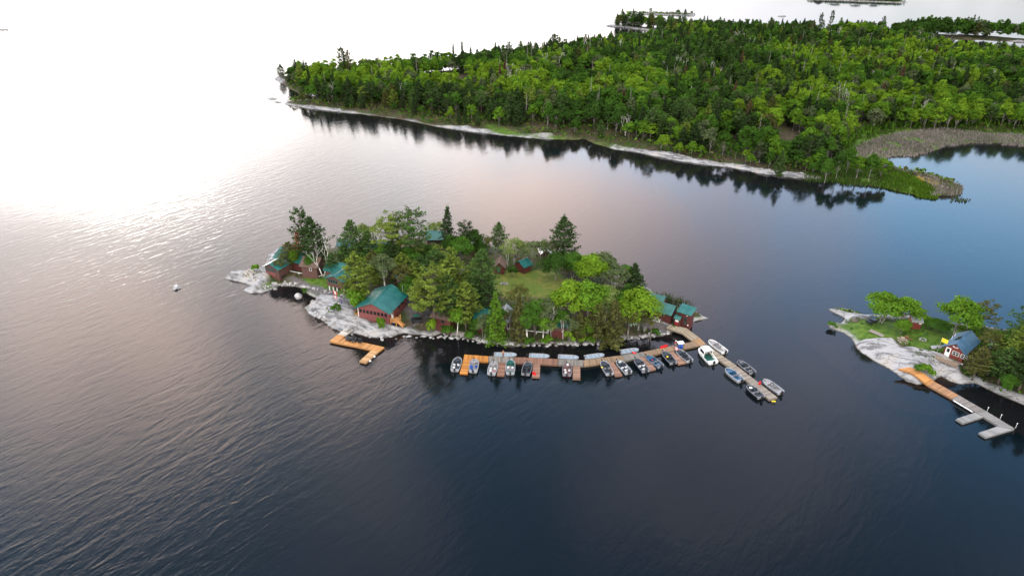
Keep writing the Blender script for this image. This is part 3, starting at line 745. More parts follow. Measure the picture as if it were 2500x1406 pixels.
EAST = [
 ('broadleaf',2150,788,712,84,BRIGHT,'big bright tree at the left end of the small islet'),('broadleaf',2200,794,724,80,BRIGHT,'bright round tree joined to the islet left tree'),
 ('broadleaf',2198,815,777,38,BRIGHT,'little bright tree in front of the red hut'),('broadleaf',2328,822,716,92,BRIGHT,'tall bright tree behind the blue roofed cabin'),
 ('ragged',2391,804,737,56,OLIVE,'dark olive leaning tree behind the blue roofed cabin'),('willow',2360,806,770,46,GREYG,'grey green thin tree below the dark olive tree'),
 ('pine',2500,858,730,104,PINE,'tall pine at the right edge of the picture'),('pine',2462,900,792,70,PINEL,'yellow green pine left of the edge pine'),
 ('pine',2484,955,822,84,PINED,'dark pine at the waterside near the right edge'),('willow',2404,876,800,60,OLIVE,'olive thin tree right of the blue roof'),
 ('pine',2374,925,846,64,OLIVE,'reddish olive cedar before the cabin corner'),('pine',2436,938,850,76,PINE,'green pine behind the islet shore rocks'),
 ('broadleaf',2410,915,870,56,DEEP,'deep green bush tree between the islet cedars'),('broadleaf',2452,955,912,46,MID,'green tree low on the islet shore'),
 ('pine',2478,890,765,80,PINE,'green pine among the pines at the right edge'),('pine',2515,910,780,90,PINED,'dark pine behind the edge pines'),('pine',2455,925,835,64,PINEL,'bright pine above the islet shore rocks'),
 ('pine',2540,980,860,80,PINED,'dark pine cut by the right edge of the picture'),('broadleaf',2435,850,806,60,MID,'green tree beside the lime kayak'),
 ('pine',2552,900,780,84,PINE,'pine just past the right edge, behind the edge pines'),('pine',2580,950,840,76,PINEL,'pine past the right edge near the islet end'),('broadleaf',2560,860,800,70,MID,'leafy tree past the right edge at the islet back'),('pine',2535,945,830,70,PINED,'pine past the right edge beside the waterside pine'),
 ('broadleaf',2255,790,772,40,BRIGHT,'low bright shrub tree right of the red hut'),('broadleaf',2290,806,782,56,MID,'spreading shrub tree behind the islet lawn'),
]
for i, (k, bx, by, ty, w, colr, lab) in enumerate(EAST):
    p = islet.on(bx, by); plant(k, 'near', p, max(1.5, height_for(p.y, ty) - p.z), width_at(p, w) * 1.15, colr, lab, 'trees on the small islet', seed=i * 7 + 5)
for i, (bx, by, ty, w, colr, lab) in enumerate([(2262,912,892,42,BRIGHT,'bushy shrub beside the orange islet dock'),(2240,905,890,26,MID,'smaller shrub left of the bushy shrub by the islet dock'),
        (2032,800,786,26,MID,'grassy shrub at the left tip of the islet'),(2455,960,930,26,MID,'bush on the islet shore under the dark pine')]):
    p = islet.on(bx, by); plant('shrub', 'near', p, max(.7, height_for(p.y, ty) - p.z), width_at(p, w), colr, lab, 'bushes on the small islet', seed=i * 3)

# ------------------------------------------------------------------ the forest on the peninsula
frng = np.random.default_rng(99)
def forest_points():
    cell = 4.3; X0, X1, Y0, Y1 = peninsula.lo[0], peninsula.lo[0] + peninsula.nx * peninsula.cell, peninsula.lo[1], peninsula.lo[1] + peninsula.ny * peninsula.cell
    gx, gy = np.meshgrid(np.arange(X0, X1, cell), np.arange(Y0, Y1, cell))
    gx = gx + frng.uniform(-.48, .48, gx.shape) * cell; gy = gy + frng.uniform(-.48, .48, gy.shape) * cell
    x, y = gx.ravel(), gy.ravel()
    d = peninsula.sample(peninsula.D, x, y); z = peninsula.sample(peninsula.Z, x, y)
    gr = peninsula.sample(peninsula.at_['grass'], x, y); rk = peninsula.sample(peninsula.at_['rock'], x, y)
    w = z - H; zc = y * cs - w * sn
    px = CX + F * x / zc; py = CY - F * (y * sn + w * cs) / zc
    gap = fbm(x, y, 30, 3, 77)
    ok = (d > 2.2 + 3 * frng.random(len(x))) & (gr < .35) & (rk < .5) & (px > 630) & (px < 2620) & (gap < .68)
    # the low strip of open scrub along the near shore
    strip = (py < 128) & (px > 2225) | (py < 92) & (px < 1660)
    ok |= strip & (d > .8) & (px > 1500) & (px < 2620)
    ok &= ~((px > 2165) & (py > 385))
    ok &= ~((d < 13) & (py > 290) & (px < 1800) & (frng.random(len(x)) < .5))
    ok &= ~((d < 10) & (py > 225) & (px < 1100) & (frng.random(len(x)) < .45))
    return np.stack([x, y, z, px, py, d], 1)[ok]
FP = forest_points()
FP = FP[np.argsort(FP[:, 1])]
bright_noise = fbm(FP[:, 0], FP[:, 1], 34, 3, 5); con_noise = fbm(FP[:, 0], FP[:, 1], 42, 3, 6); big_noise = fbm(FP[:, 0], FP[:, 1], 85, 2, 15)
def in_ell(px, py, cx, cy, rx, ry): return ((px - cx) / rx) ** 2 + ((py - cy) / ry) ** 2 < 1
def species(i):
    x, y, z, px, py, d = FP[i]
    pc = .10 + .50 * np.clip((con_noise[i] - .48) * 7, 0, 1)
    if px < 1300 and py > 232 and d < 40: pc = .74
    elif px < 800: pc = .42
    elif py < 150 and px < 1950: pc = .55
    if in_ell(px, py, 1050, 215, 330, 34) or in_ell(px, py, 1400, 225, 260, 45): pc *= .25
    if in_ell(px, py, 2200, 160, 420, 30): pc *= .3
    lime = bright_noise[i] + .5 * (big_noise[i] - .5) + .22 * (in_ell(px, py, 1080, 215, 350, 34) or in_ell(px, py, 1380, 225, 260, 40)) - .10 * in_ell(px, py, 1600, 120, 420, 40) - .12 * (px < 1300 and py > 245) + .16 * in_ell(px, py, 2250, 150, 420, 28) + .10 * in_ell(px, py, 1950, 330, 200, 60)
    u = frng.random()
    if u < .022: return 'snag', None, frng.uniform(10, 15), frng.uniform(3, 4.5)
    if u < .034: return 'dead', None, frng.uniform(9, 13), frng.uniform(4, 6)
    if u < .037: return 'spruce', (.095, .055, .036), frng.uniform(10, 14), frng.uniform(4, 5.5)
    j = frng.uniform(.85, 1.2) * (1.0 if px < 1700 else .92)
    if u < .034 + pc * .96:
        if frng.random() < .22: c = SPRUCE if frng.random() < .6 else PINED; return 'spruce', tuple(np.array(c) * j), frng.uniform(7.5, 13.5), frng.uniform(3.4, 5.2)
        c = [PINED, PINE, OLIVE, PINEL][int(frng.choice(4, p=[.42, .45, .06, .07]))]
        return ('ragged' if frng.random() < .4 and counts.get('ragged', 0) < 90 else 'pine'), tuple(np.array(c) * j * 1.1), frng.uniform(7.5, 13), frng.uniform(5.2, 8.2)
    t = np.clip((lime - .36) / .36, 0, 1) + frng.normal() * .16
    c = DEEP if t < .16 else MID if t < .52 else BRIGHT if t < .86 else LIME
    if frng.random() < .10: c = GREYG
    b = frng.random() < .36
    return ('birch' if b else 'broadleaf'), tuple(np.array(c) * j), frng.uniform(7.5, 13.5) * (1.05 if b else .95), frng.uniform(5.8, 9.4) * (.8 if b else 1)
ZONES = [(600, 820, 'at the left tip of the peninsula'), (820, 1060, 'behind the left peninsula ledges'), (1060, 1300, 'on the peninsula behind the lodge'), (1300, 1560, 'behind the middle peninsula ledges'),
         (1560, 1800, 'behind the right peninsula ledges'), (1800, 2060, 'on the peninsula before the marsh'), (2060, 2800, 'in the wood behind the marsh')]
CW = {'ragged': 'flat topped ragged pine', 'broadleaf': 'round leafy tree', 'birch': 'slim leafy birch', 'pine': 'broad conifer', 'spruce': 'pointed spruce', 'dead': 'bare white tree', 'snag': 'bare grey conifer snag'}
def colour_word(c):
    if c is None: return ''
    r, g, b = c
    if r > g * 1.3: return 'rust brown '
    return 'lime green ' if g > .17 else 'bright green ' if g > .125 else 'mid green ' if g > .085 else 'dark green '
counts = {}; STUFF = []
CAP = {'ragged': 90, 'broadleaf': 285, 'birch': 285, 'pine': 200, 'spruce': 250, 'dead': 120, 'snag': 120}
for i in range(len(FP)):
    k, colr, h, w = species(i)
    x, y, z, px, py, d = FP[i]
    if d < 8 and py > 225: h *= .62; w *= .75
    if py < 128 and px > 2230: h *= 1.15
    if counts.get(k, 0) < CAP[k]:
        counts[k] = counts.get(k, 0) + 1
        row = ' near the water' if d < 16 else ' in the front rows' if d < 45 else ' deeper in'
        zone = next((s for a, b, s in ZONES if a <= px < b), ZONES[-1][2])
        lab = f'{colour_word(colr)}{CW[k]}{row} {zone}'
        plant(k, 'far', (x, y, z), h, w, colr or (1, 1, 1), lab, CW[k] + 's' + row + ' ' + zone, seed=i)
    else: STUFF.append((k, colr, h, w, x, y, z, i))
def merge_trees(items, name, label=None):
    cache = {}
    def arr(k, i):
        if (k, i) not in cache:
            me = PROTO[k, 'far', i][0]; out = None
            if me is not None:
                n = len(me.vertices); v = np.empty(n * 3, np.float32); me.vertices.foreach_get('co', v)
                f = np.empty(len(me.loops), np.int32); me.loops.foreach_get('vertex_index', f)
                c = np.empty(len(me.polygons) * 4, np.float32); me.attributes['col'].data.foreach_get('color', c)
                out = (v.reshape(-1, 3), f.reshape(-1, 4), c.reshape(-1, 4)[:, :3])
            tm = PROTO[k, 'far', i][1]
            cache[k, i] = (out, PROTO[k, 'far', i][2:])
        return cache[k, i]
    VV, FF, CC, off = [], [], [], 0
    for k, colr, h, w, x, y, z, i in items:
        if k in ('dead', 'snag'): continue
        (out, (ph, pr)) = arr(k, i % 4)
        v, f, c = out
        if y > 420:                 # the farthest crowns need fewer tufts
            keep = np.arange(len(f)) % 2 == 0; c = c[keep]; v = v.reshape(-1, 4, 3)[keep].reshape(-1, 3); f = np.arange(len(v)).reshape(-1, 4)
            ctr = v.reshape(-1, 4, 3).mean(1, keepdims=True); v = ((v.reshape(-1, 4, 3) - ctr) * 1.35 + ctr).reshape(-1, 3)
        a = i * 2.39996; sx = w / 2 / pr
        q = np.stack([(v[:, 0] * math.cos(a) - v[:, 1] * math.sin(a)) * sx + x, (v[:, 0] * math.sin(a) + v[:, 1] * math.cos(a)) * sx + y, v[:, 2] * h / ph + z], 1)
        VV.append(q); FF.append(f + off); CC.append(c * np.array(colr)); off += len(q)
    me = raw_mesh(name, np.concatenate(VV), np.concatenate(FF), [M['foliage']], col=np.concatenate(CC))
    o = link(name, me); tag(o, kind='stuff'); return o
print('forest', len(FP), counts, len(STUFF))
if STUFF: merge_trees(STUFF, 'forest')
# named trees that stand out on the skyline
SKY = [('pine',688,188,158,30,PINED,'dark pine alone on the rocky left tip of the far peninsula'),('ragged',842,206,118,24,PINED,'tall ragged pine sticking up left on the skyline'),('ragged',856,206,126,18,OLIVE,'second ragged pine sticking up left on the skyline'),
 ('snag',932,201,118,10,None,'bare snag on the skyline left of two spires'),('snag',975,200,116,9,None,'slim bare snag standing on the skyline'),('spruce',1109,184,105,14,SPRUCE,'left one of two dark spires on the skyline'),('spruce',1130,182,101,18,SPRUCE,'right one of two dark spires on the skyline'),
 ('spruce',1210,172,104,18,PINED,'dark spruce on the skyline behind the lodge'),('ragged',1242,170,106,24,PINED,'squat dark pine right of the skyline spruce'),('ragged',1352,150,85,26,PINED,'ragged pine on the skyline near its highest point'),
 ('broadleaf',2066,424,352,40,MID,'leafy tree left at the root of the marsh spit'),('birch',2090,436,370,44,BRIGHT,'bright leafy tree at the root of the marsh spit'),('broadleaf',2120,440,372,46,MID,'round tree before the grey marsh'),('broadleaf',2148,434,378,52,BRIGHT,'last bright tree at the water of the marsh spit'),('broadleaf',2040,440,360,40,DEEP,'dark leafy tree left of the marsh spit'),('pine',1900,436,368,36,PINE,'small pine at the shore before the marsh wood'),('broadleaf',2012,446,385,44,MID,'shore tree leaning out before the marsh'),
 ('broadleaf',1080,186,142,36,MID,'rounded tree on the back shore left of two spires'),('broadleaf',1098,184,140,34,BRIGHT,'bright rounded tree just left of two spires'),('broadleaf',1062,188,146,36,DEEP,'dark rounded tree on the back shore skyline'),('pine',1120,182,138,30,PINED,'dark conifer between two spires'),
 ('pine',712,206,168,28,PINED,'dark pine beside the lone pine at the left tip'),('broadleaf',735,214,172,34,MID,'leafy tree by the cove at the left tip'),('spruce',758,222,172,22,SPRUCE,'spruce by the cove at the left tip'),('broadleaf',775,232,182,38,BRIGHT,'bright tree at the cove of the left tip'),
 ('ragged',1512,66,38,18,OLIVE,'leftmost brownish pine on the far back point'),('spruce',1525,66,36,14,SPRUCE,'dark spruce on the far back point'),('broadleaf',1545,68,38,26,DEEP,'dark round tree on the far back point'),('ragged',1560,69,33,22,SPRUCE,'dark crooked pine on the far back point'),
 ('ragged',2022,92,27,12,SPRUCE,'tall dark pine on the far right skyline'),('ragged',1996,92,34,13,SPRUCE,'dark crooked pine on the far right skyline'),('ragged',2148,92,42,12,SPRUCE,'small dark pine towards the right of the skyline')]
for i, (k, bx, by, ty, w, colr, lab) in enumerate(SKY):
    p = peninsula.on(bx, by); plant(k, 'far', p, max(3, height_for(p.y, ty) - p.z), max(2.2, width_at(p, w)), colr or (1, 1, 1), lab, 'trees standing out on the skyline', seed=i * 7 + 2)
for i, (l, bx, by, ty, w, k, lab) in enumerate([(far_a,1588,35.5,21,10,'ragged','taller dark tree on the low far island'),(far_a,1598,35.5,25,5,'snag','thin bare tree on the low far island'),(far_a,1655,36,24,16,'broadleaf','leafy tree at the right of the low far island'),
     (far_a,1672,36.5,23,14,'spruce','dark spruce at the right of the low far island'),(far_a,1688,37.3,27,9,'broadleaf','small last tree at the right of the low far island'),
     (far_b,2040,1,-6,30,'broadleaf','left leafy tree on the island at the top edge'),(far_b,2090,2,-5,34,'broadleaf','middle leafy tree on the island at the top edge'),(far_b,2135,3,-3,26,'broadleaf','right leafy tree on the island at the top edge'),(far_b,2000,0,-5,24,'spruce','dark spruce on the island at the top edge')]):
    p = l.on(bx, by); plant(k, 'far', p, max(2, height_for(p.y, ty) - p.z), width_at(p, w), DEEP, lab, 'trees on the far islands', seed=i)

# ground cover: scrub, grass and reeds that nobody could count
def cover(name, land, n, fn, size, colr, seed, up=1.0, hgt=0.0, asp=.7, clump=1, spread=.5):
    global rng
    rng = np.random.default_rng(seed)
    lo, hi = land.poly.min(0), land.poly.max(0)
    x = rng.uniform(lo[0], hi[0], n); y = rng.uniform(lo[1], hi[1], n)
    k = fn(x, y) > rng.random(n)
    x, y = np.repeat(x[k], clump), np.repeat(y[k], clump)
    m = len(x)
    if m == 0: return
    x = x + rng.normal(size=m) * spread * (clump > 1); y = y + rng.normal(size=m) * spread * (clump > 1)
    z = np.maximum(land.sample(land.Z, x, y), 0)
    pick = np.array(colr)[rng.integers(0, len(colr), m)]
    col = pick * (rng.uniform(.7, 1.3, m) * (.75 + .5 * fbm(x, y, 7, 2, seed)))[:, None]
    s = size * rng.uniform(.6, 1.4, m)
    V, Fq, cc = leaves(np.stack([x, y, z + hgt * rng.random(m) + s * .25], 1), rng.normal(size=(m, 3)) * .7 + (0, 0, up), s, col, asp)
    o = link(name, raw_mesh(name, V, Fq, [M['foliage']], col=cc)); tag(o, kind='stuff')
far_cover = [(far_a, 1500, .6, .6), (far_b, 9000, .9, 1.6)]
for l, n_, s_, h_ in far_cover: cover('undergrowth', l, n_, lambda x, y: (l.sample(l.D, x, y) > 1.0) * .8, s_, [DEEP, MID, PINED], 410, .6, h_)
S = lambda land, key, x, y: land.sample(land.at_[key] if key else land.D, x, y)
cover('undergrowth', island, 26000, lambda x, y: (S(island, None, x, y) > .6) * (1 - S(island, 'rock', x, y)) * (1 - S(island, 'lawn', x, y)) * (1 - S(island, 'path', x, y)) * .55 * sstep(.38, .6, fbm(x, y, 5, 3, 3)), .30, [MID, DEEP, OLIVE, BRIGHT, (.09, .06, .03)], 401, .7, .5)
cover('undergrowth', islet, 16000, lambda x, y: (S(islet, None, x, y) > .6) * (1 - S(islet, 'rock', x, y)) * (.35 + .65 * (1 - S(islet, 'grass', x, y))) * sstep(.36, .6, fbm(x, y, 5, 3, 3)), .28, [MID, BRIGHT, DEEP], 402, .7, .4)
cover('undergrowth', peninsula, 260000, lambda x, y: (S(peninsula, None, x, y) > .8) * (S(peninsula, None, x, y) < 34) * (y < 420) * (1 - S(peninsula, 'rock', x, y)) * (S(peninsula, 'grass', x, y) < .5) * sstep(.30, .55, fbm(x, y, 8, 3, 3)), .62, [MID, DEEP, OLIVE, OLIVE, BRIGHT], 403, .6, 2.4)
cover('undergrowth', island, 30000, lambda x, y: (S(island, None, x, y) > .9) * (S(island, 'rock', x, y) > .4) * sstep(.60, .66, fbm(x, y, 3.2, 3, 13)) * .8, .2, [MID, OLIVE, BRIGHT, (.10, .08, .04)], 405, .8, .15)
cover('undergrowth', islet, 16000, lambda x, y: (S(islet, None, x, y) > .9) * (S(islet, 'rock', x, y) > .4) * sstep(.64, .70, fbm(x, y, 3.2, 3, 14)) * .7, .2, [MID, OLIVE, BRIGHT], 406, .8, .12)
def reed_mask(land, poly, soft):
    P = wpoly(poly, .5)
    return lambda x, y: sstep(-soft, soft, sdf(P, x, y) + (fbm(x, y, 9, 3, 8) - .5) * 6 * soft)
def reeds(name, land, poly, n, hgt, colr, seed, soft=1.2, wide=.16):
    global rng
    rng = np.random.default_rng(seed)
    P = wpoly(poly, .5); lo, hi = P.min(0), P.max(0)
    x = rng.uniform(lo[0], hi[0], n); y = rng.uniform(lo[1], hi[1], n)
    k = (sstep(-soft, soft, sdf(P, x, y) + (fbm(x, y, 6, 3, 8) - .5) * 3 * soft) > rng.random(n)) & (fbm(x, y, 4, 3, seed) > .34)
    x, y = x[k], y[k]; m = len(x)
    z = np.maximum(land.sample(land.Z, x, y), -.1)
    a = rng.uniform(0, 3.14, m); h = hgt * rng.uniform(.55, 1.25, m) * (.7 + .6 * fbm(x, y, 8, 2, seed + 2)); lx = rng.normal(size=m) * .3 * hgt; ly = rng.normal(size=m) * .3 * hgt
    dx, dy = np.cos(a) * wide, np.sin(a) * wide
    B = np.stack([x, y, z], 1); D = np.stack([dx, dy, 0 * dx], 1); T = np.stack([x + lx, y + ly, z + h], 1)
    V = np.stack([B - D, B + D, T + D * .5, T - D * .5], 1).reshape(-1, 3)
    col = np.array(colr)[rng.integers(0, len(colr), m)] * (rng.uniform(.7, 1.3, m) * (.7 + .6 * fbm(x, y, 12, 3, seed + 1)))[:, None]
    o = link(name, raw_mesh(name, V, np.arange(4 * m).reshape(m, 4), [M['foliage']], col=col)); tag(o, kind='stuff')
DRY = [(.235, .205, .21), (.20, .18, .185), (.27, .24, .235), (.13, .135, .11), (.19, .165, .165)]
reeds('reed_bed', peninsula, [(2050,392),(2085,368),(2140,345),(2200,332),(2290,322),(2330,326),(2400,332),(2520,338),(2720,348),(2720,372),(2500,355),(2430,350),(2370,350),(2310,356),(2280,367),(2230,378),(2165,384),(2150,398),(2100,400)], 40000, .85, DRY, 500)
reeds('reed_bed', peninsula, [(2165,408),(2200,414),(2250,425),(2300,438),(2340,452),(2350,466),(2330,476),(2280,478),(2270,462),(2240,440),(2200,424)], 5200, 1.3, DRY + [(.10, .13, .05)], 501)
reeds('reed_bed', peninsula, [(2235,440),(2270,444),(2290,455),(2280,462),(2250,452)], 1500, .9, [(.55, .42, .14), (.45, .36, .12)], 502, .4)
reeds('reed_bed', peninsula, [(2330,478),(2372,484),(2366,492),(2320,489)], 220, .8, [(.06, .08, .04)], 503)
reeds('meadow_grass', peninsula, [(2020,380),(2070,350),(2140,330),(2230,316),(2520,318),(2720,322),(2720,345),(2400,330),(2290,320),(2200,330),(2120,350),(2060,385)], 15000, 1.0, [(.05, .10, .015), (.07, .12, .02), (.04, .075, .02)], 504)
reeds('meadow_grass', peninsula, [(2160,440),(2180,424),(2230,440),(2280,462),(2275,480),(2230,474),(2150,456)], 5000, .8, [(.06, .14, .012), (.09, .16, .02)], 505)
reeds('meadow_grass', peninsula, [(1960,436),(2080,449),(2160,458),(2215,470),(2225,440),(2165,402),(2060,392),(1980,410)], 9000, .9, [(.045, .095, .015), (.06, .12, .02), (.03, .07, .014), (.08, .085, .04)], 507)
reeds('meadow_grass', peninsula, [(2010,392),(2040,352),(2090,330),(2180,313),(2300,307),(2520,309),(2760,315),(2760,323),(2500,318),(2300,316),(2200,323),(2110,342),(2060,372)], 9000, 2.6, [MID, DEEP, BRIGHT], 509, 1.2, .4)
reeds('meadow_grass', peninsula, [(2220,466),(2262,456),(2290,466),(2285,484),(2240,480)], 2200, .8, [(.06, .13, .012), (.09, .15, .02)], 508, .8)
reeds('reed_bed', island, [(1598,732),(1625,722),(1660,732),(1695,744),(1700,758),(1680,762),(1640,748),(1610,742)], 900, 1.5, [(.05, .075, .04), (.07, .09, .05)], 506, .6, .07)

# ------------------------------------------------------------------ houses
def house(name, label, a_px, b_px, D, z, eave, apex, wall, roof, ridge='y', over=.45, feats=(), group=None, land=None, cat='cabin', bury=2.0, W=None, walls_low=0.0, mono=None, rib=True):
    """a_px, b_px: picture positions of the front wall's foot, left and right; D depth; ridge runs away ('y') or along the front ('x')"""
    A, B = at(*a_px, z), at(*b_px, z)
    rz = math.atan2(B.y - A.y, B.x - A.x)
    W = W or (B - A).length
    root = empty(name, A, rz, label, cat, group)
    b = MB(); e = eave; w0 = walls_low
    if mono is not None:      # single slope: height at the front and the back
        hz = lambda x, y: mono[0] + (mono[1] - mono[0]) * y / D
        pts = [(0, 0), (W, 0), (W, D), (0, D)]
        b.hexa([(x, y, -bury) for x, y in pts] + [(x, y, hz(x, y)) for x, y in pts])
        rf = MB(); o = over; q = [(-o, -o), (W + o, -o), (W + o, D + o), (-o, D + o)]
        rf.hexa([(x, y, hz(x, y) + .02) for x, y in q] + [(x, y, hz(x, y) + .14) for x, y in q])
    else:
        if ridge == 'y':
            prof = [(0, -bury), (W, -bury), (W, e), (W / 2, apex), (0, e)]
            vs = [(x, 0, zz) for x, zz in prof] + [(x, D, zz) for x, zz in prof]
        else:
            prof = [(0, -bury), (D, -bury), (D, e), (D / 2, apex), (0, e)]
            vs = [(W, y, zz) for y, zz in prof] + [(0, y, zz) for y, zz in prof]
        b.add(vs, [(0, 1, 2, 3, 4), (9, 8, 7, 6, 5)] + [(i, 5 + i, 5 + (i + 1) % 5, (i + 1) % 5) for i in range(5)])
        rf = MB(); o = over; span = W if ridge == 'y' else D; ln = D if ridge == 'y' else W
        sl = (apex - e) / (span / 2); t = .13
        def P(u, v, zz): return (u, v, zz) if ridge == 'y' else (ln - v, u, zz) if False else (v, u, zz)
        for s in (0, 1):
            u0, u1 = (-o, span / 2) if s == 0 else (span / 2, span + o)
            z0, z1 = (e - sl * o, apex) if s == 0 else (apex, e - sl * o)
            lo = [P(u0, -o, z0 + .03), P(u1, -o, z1 + .03), P(u1, ln + o, z1 + .03), P(u0, ln + o, z0 + .03)]
            rf.hexa(lo + [(x, y, zz + t) for x, y, zz in lo])
            if rib:
                n = int((ln + 2 * o) / .9)
                for i in range(1, n):
                    v = -o + (ln + 2 * o) * i / n
                    q = [P(u0, v - .025, z0 + t), P(u1, v - .025, z1 + t), P(u1, v + .025, z1 + t), P(u0, v + .025, z0 + t)]
                    rf.hexa([(x, y, zz + .025) for x, y, zz in q] + [(x, y, zz + .06) for x, y, zz in q])
        rf.box(*((span / 2 - .12, span / 2 + .12, -o, ln + o) if ridge == 'y' else (-o, ln + o, span / 2 - .12, span / 2 + .12)), apex + t - .03, apex + t + .05)
    wl = b.obj('wall', M[wall], root)
    rf.obj('roof', M[roof], root)
    T = {'front': lambda u, dd, zz: (u, -dd, zz), 'right': lambda u, dd, zz: (W + dd, u, zz), 'left': lambda u, dd, zz: (-dd, u, zz), 'back': lambda u, dd, zz: (u, D + dd, zz)}
    for ft in feats:
        kind, face, u, zz, w, h = ft[:6]; f = T[face]; fm = ft[6] if len(ft) > 6 else 'white_paint'
        def panel(bm, u0, u1, z0, z1, d0, d1):
            bm.hexa([f(u0, d0, z0), f(u1, d0, z0), f(u1, d1, z0), f(u0, d1, z0), f(u0, d0, z1), f(u1, d0, z1), f(u1, d1, z1), f(u0, d1, z1)])
        if kind == 'window':
            g = MB(); k = min(.07, w * .12)
            panel(g, u, u + k, zz, zz + h, .0, .05); panel(g, u + w - k, u + w, zz, zz + h, .0, .05)
            panel(g, u + k, u + w - k, zz, zz + k, .0, .05); panel(g, u + k, u + w - k, zz + h - k, zz + h, .0, .05)
            if len(ft) > 7:      # glazing bars
                panel(g, u + w / 2 - .03, u + w / 2 + .03, zz + k, zz + h - k, .0, .045); panel(g, u + k, u + w - k, zz + h / 2 - .03, zz + h / 2 + .03, .0, .043)
            fr = g.obj('window', M[fm], root)
            g = MB(); panel(g, u + k, u + w - k, zz + k, zz + h - k, .0, .02); g.obj('pane', M['dark_glass'], fr)
        elif kind == 'door':
            g = MB(); panel(g, u, u + w, zz, zz + h, 0, .06); dr = g.obj('door', M[fm], root)
            g = MB(); panel(g, u + w * .22, u + w * .78, zz + h * .5, zz + h * .9, .06, .075); g.obj('pane', M['dark_glass'], dr)
        elif kind == 'opening':
            g = MB(); panel(g, u, u + w, zz, zz + h, 0, .03); g.obj('opening', M['dark_trim'], root)
        elif kind == 'trim':
            g = MB(); panel(g, u, u + w, zz, zz + h, 0, .04); g.obj('trim', M[fm], root)
    root['W'] = W
    return root, W
ORANGE, ORANGE2, BROWN, TAN, GREY, PALEG = (.50, .235, .075), (.55, .225, .045), (.25, .128, .085), (.30, .20, .12), (.245, .22, .195), (.48, .45, .40)
def posts(root, pts, z0, z1, matn='white_paint', r=.12):
    for x, y in pts:
        MB().box(x - r, x + r, y - r, y + r, z0, z1).obj('post', M[matn], root)

# the main lodge
lz = 2.15
lod, W = house('main_lodge', 'large red lodge with teal metal roof and a row of porch windows above the rocks', (876, 772), (951, 786), 8.9, lz, 2.55, 4.35, 'pink_red_wall', 'teal_roof', over=.55,
    feats=[('window', 'front', .25 + i * .94, 1.15, .80, 1.0, 'pink_red_wall') for i in range(8)] + [('door', 'right', 1.0, .1, .9, 2.1), ('window', 'right', 4.4, 1.0, .9, .9, 'dark_trim'), ('window', 'right', 6.4, 1.0, .9, .9, 'dark_trim'),
           ('trim', 'front', -.05, -.1, .12, 2.6, 'white_paint'), ('trim', 'right', .02, -.1, 8.8, .15, 'red_wall')], cat='lodge')
g = MB()
for i in range(12): g.box(W + .06, W + 1.7, .2 + i * .2, .38 + i * .2, -.14, -.02, c=ORANGE)
for x, y in ((W + .15, .3), (W + 1.6, .3), (W + 1.6, 2.5)): g.box(x - .07, x + .07, y - .07, y + .07, -1.6, .95, c=ORANGE)
g.box(W + .15, W + 1.6, .25, .34, .8, .9, c=ORANGE); g.box(W + 1.56, W + 1.66, .3, 2.5, .8, .9, c=ORANGE); g.box(W + .15, W + 1.6, .25, .32, .4, .48, c=ORANGE)
g.obj('porch', M['deck_wood'], lod)
g = MB()
for i in range(5): g.box(W + 1.72 + i * .28, W + 2.0 + i * .28, .5, 1.7, -.3 - i * .2, -.16 - i * .2, c=ORANGE)
g.hexa([(W + 1.72, .44, -.2), (W + 3.1, .44, -1.2), (W + 3.1, .5, -1.2), (W + 1.72, .5, -.2), (W + 1.72, .44, .8), (W + 3.1, .44, -.25), (W + 3.1, .5, -.25), (W + 1.72, .5, .8)], c=ORANGE)
g.obj('steps', M['deck_wood'], lod)
g = MB()
for i in range(8): g.box(-1.3, -.02, .4 + i * .2, .58 + i * .2, -.1, .02, c=ORANGE)
g.box(-1.3, -1.2, .4, 2.0, .7, .8, c=ORANGE); g.box(-1.3, -1.2, .4, .5, -1, .8, c=ORANGE); g.box(-1.3, -1.2, 1.9, 2.0, -1, .8, c=ORANGE)
g.obj('side_deck', M['deck_wood'], lod)
MB().box(W - .5, W - .38, D0 := 8.2, 8.32, 3.4, 5.2).obj('chimney_pipe', M['steel'], lod)

# shore cabin at the left tip: a low porch in front and a long wing behind
sc_, W = house('shore_cabin', 'red cabin with teal roofs and open porch at the rocky left tip', (650, 668), (682, 676), 5.2, 1.9, 2.3, 3.4, 'brown_wall', 'teal_roof', over=.5, cat='cabin',
    feats=[('opening', 'front', .12 + i * .88, .88, .80, 1.25) for i in range(4)] + [('trim', 'front', 0, -.3, 3.2, 1.15, 'pink_red_wall')])
g = MB(); wx = W + .1
g.hexa([(-1.2, 5.3, -1), (7.2, 5.3, -1), (7.2, 11, -1), (-1.2, 11, -1), (-1.2, 5.3, 2.3), (7.2, 5.3, 2.3), (7.2, 11, 2.3), (-1.2, 11, 2.3)]); g.obj('wing_wall', M['red_wall'], sc_)
g = MB()
for q in ([(-1.7, 4.7, 2.2), (7.7, 4.7, 2.2), (7.7, 8.1, 3.9), (-1.7, 8.1, 3.9)], [(-1.7, 8.1, 3.9), (7.7, 8.1, 3.9), (7.7, 11.5, 2.2), (-1.7, 11.5, 2.2)]):
    g.hexa(q + [(x, y, z + .12) for x, y, z in q])
g.obj('wing_roof', M['teal_roof'], sc_)
posts(sc_, [(.15, .15), (W - .15, .15)], -1.6, 0, 'white_paint')

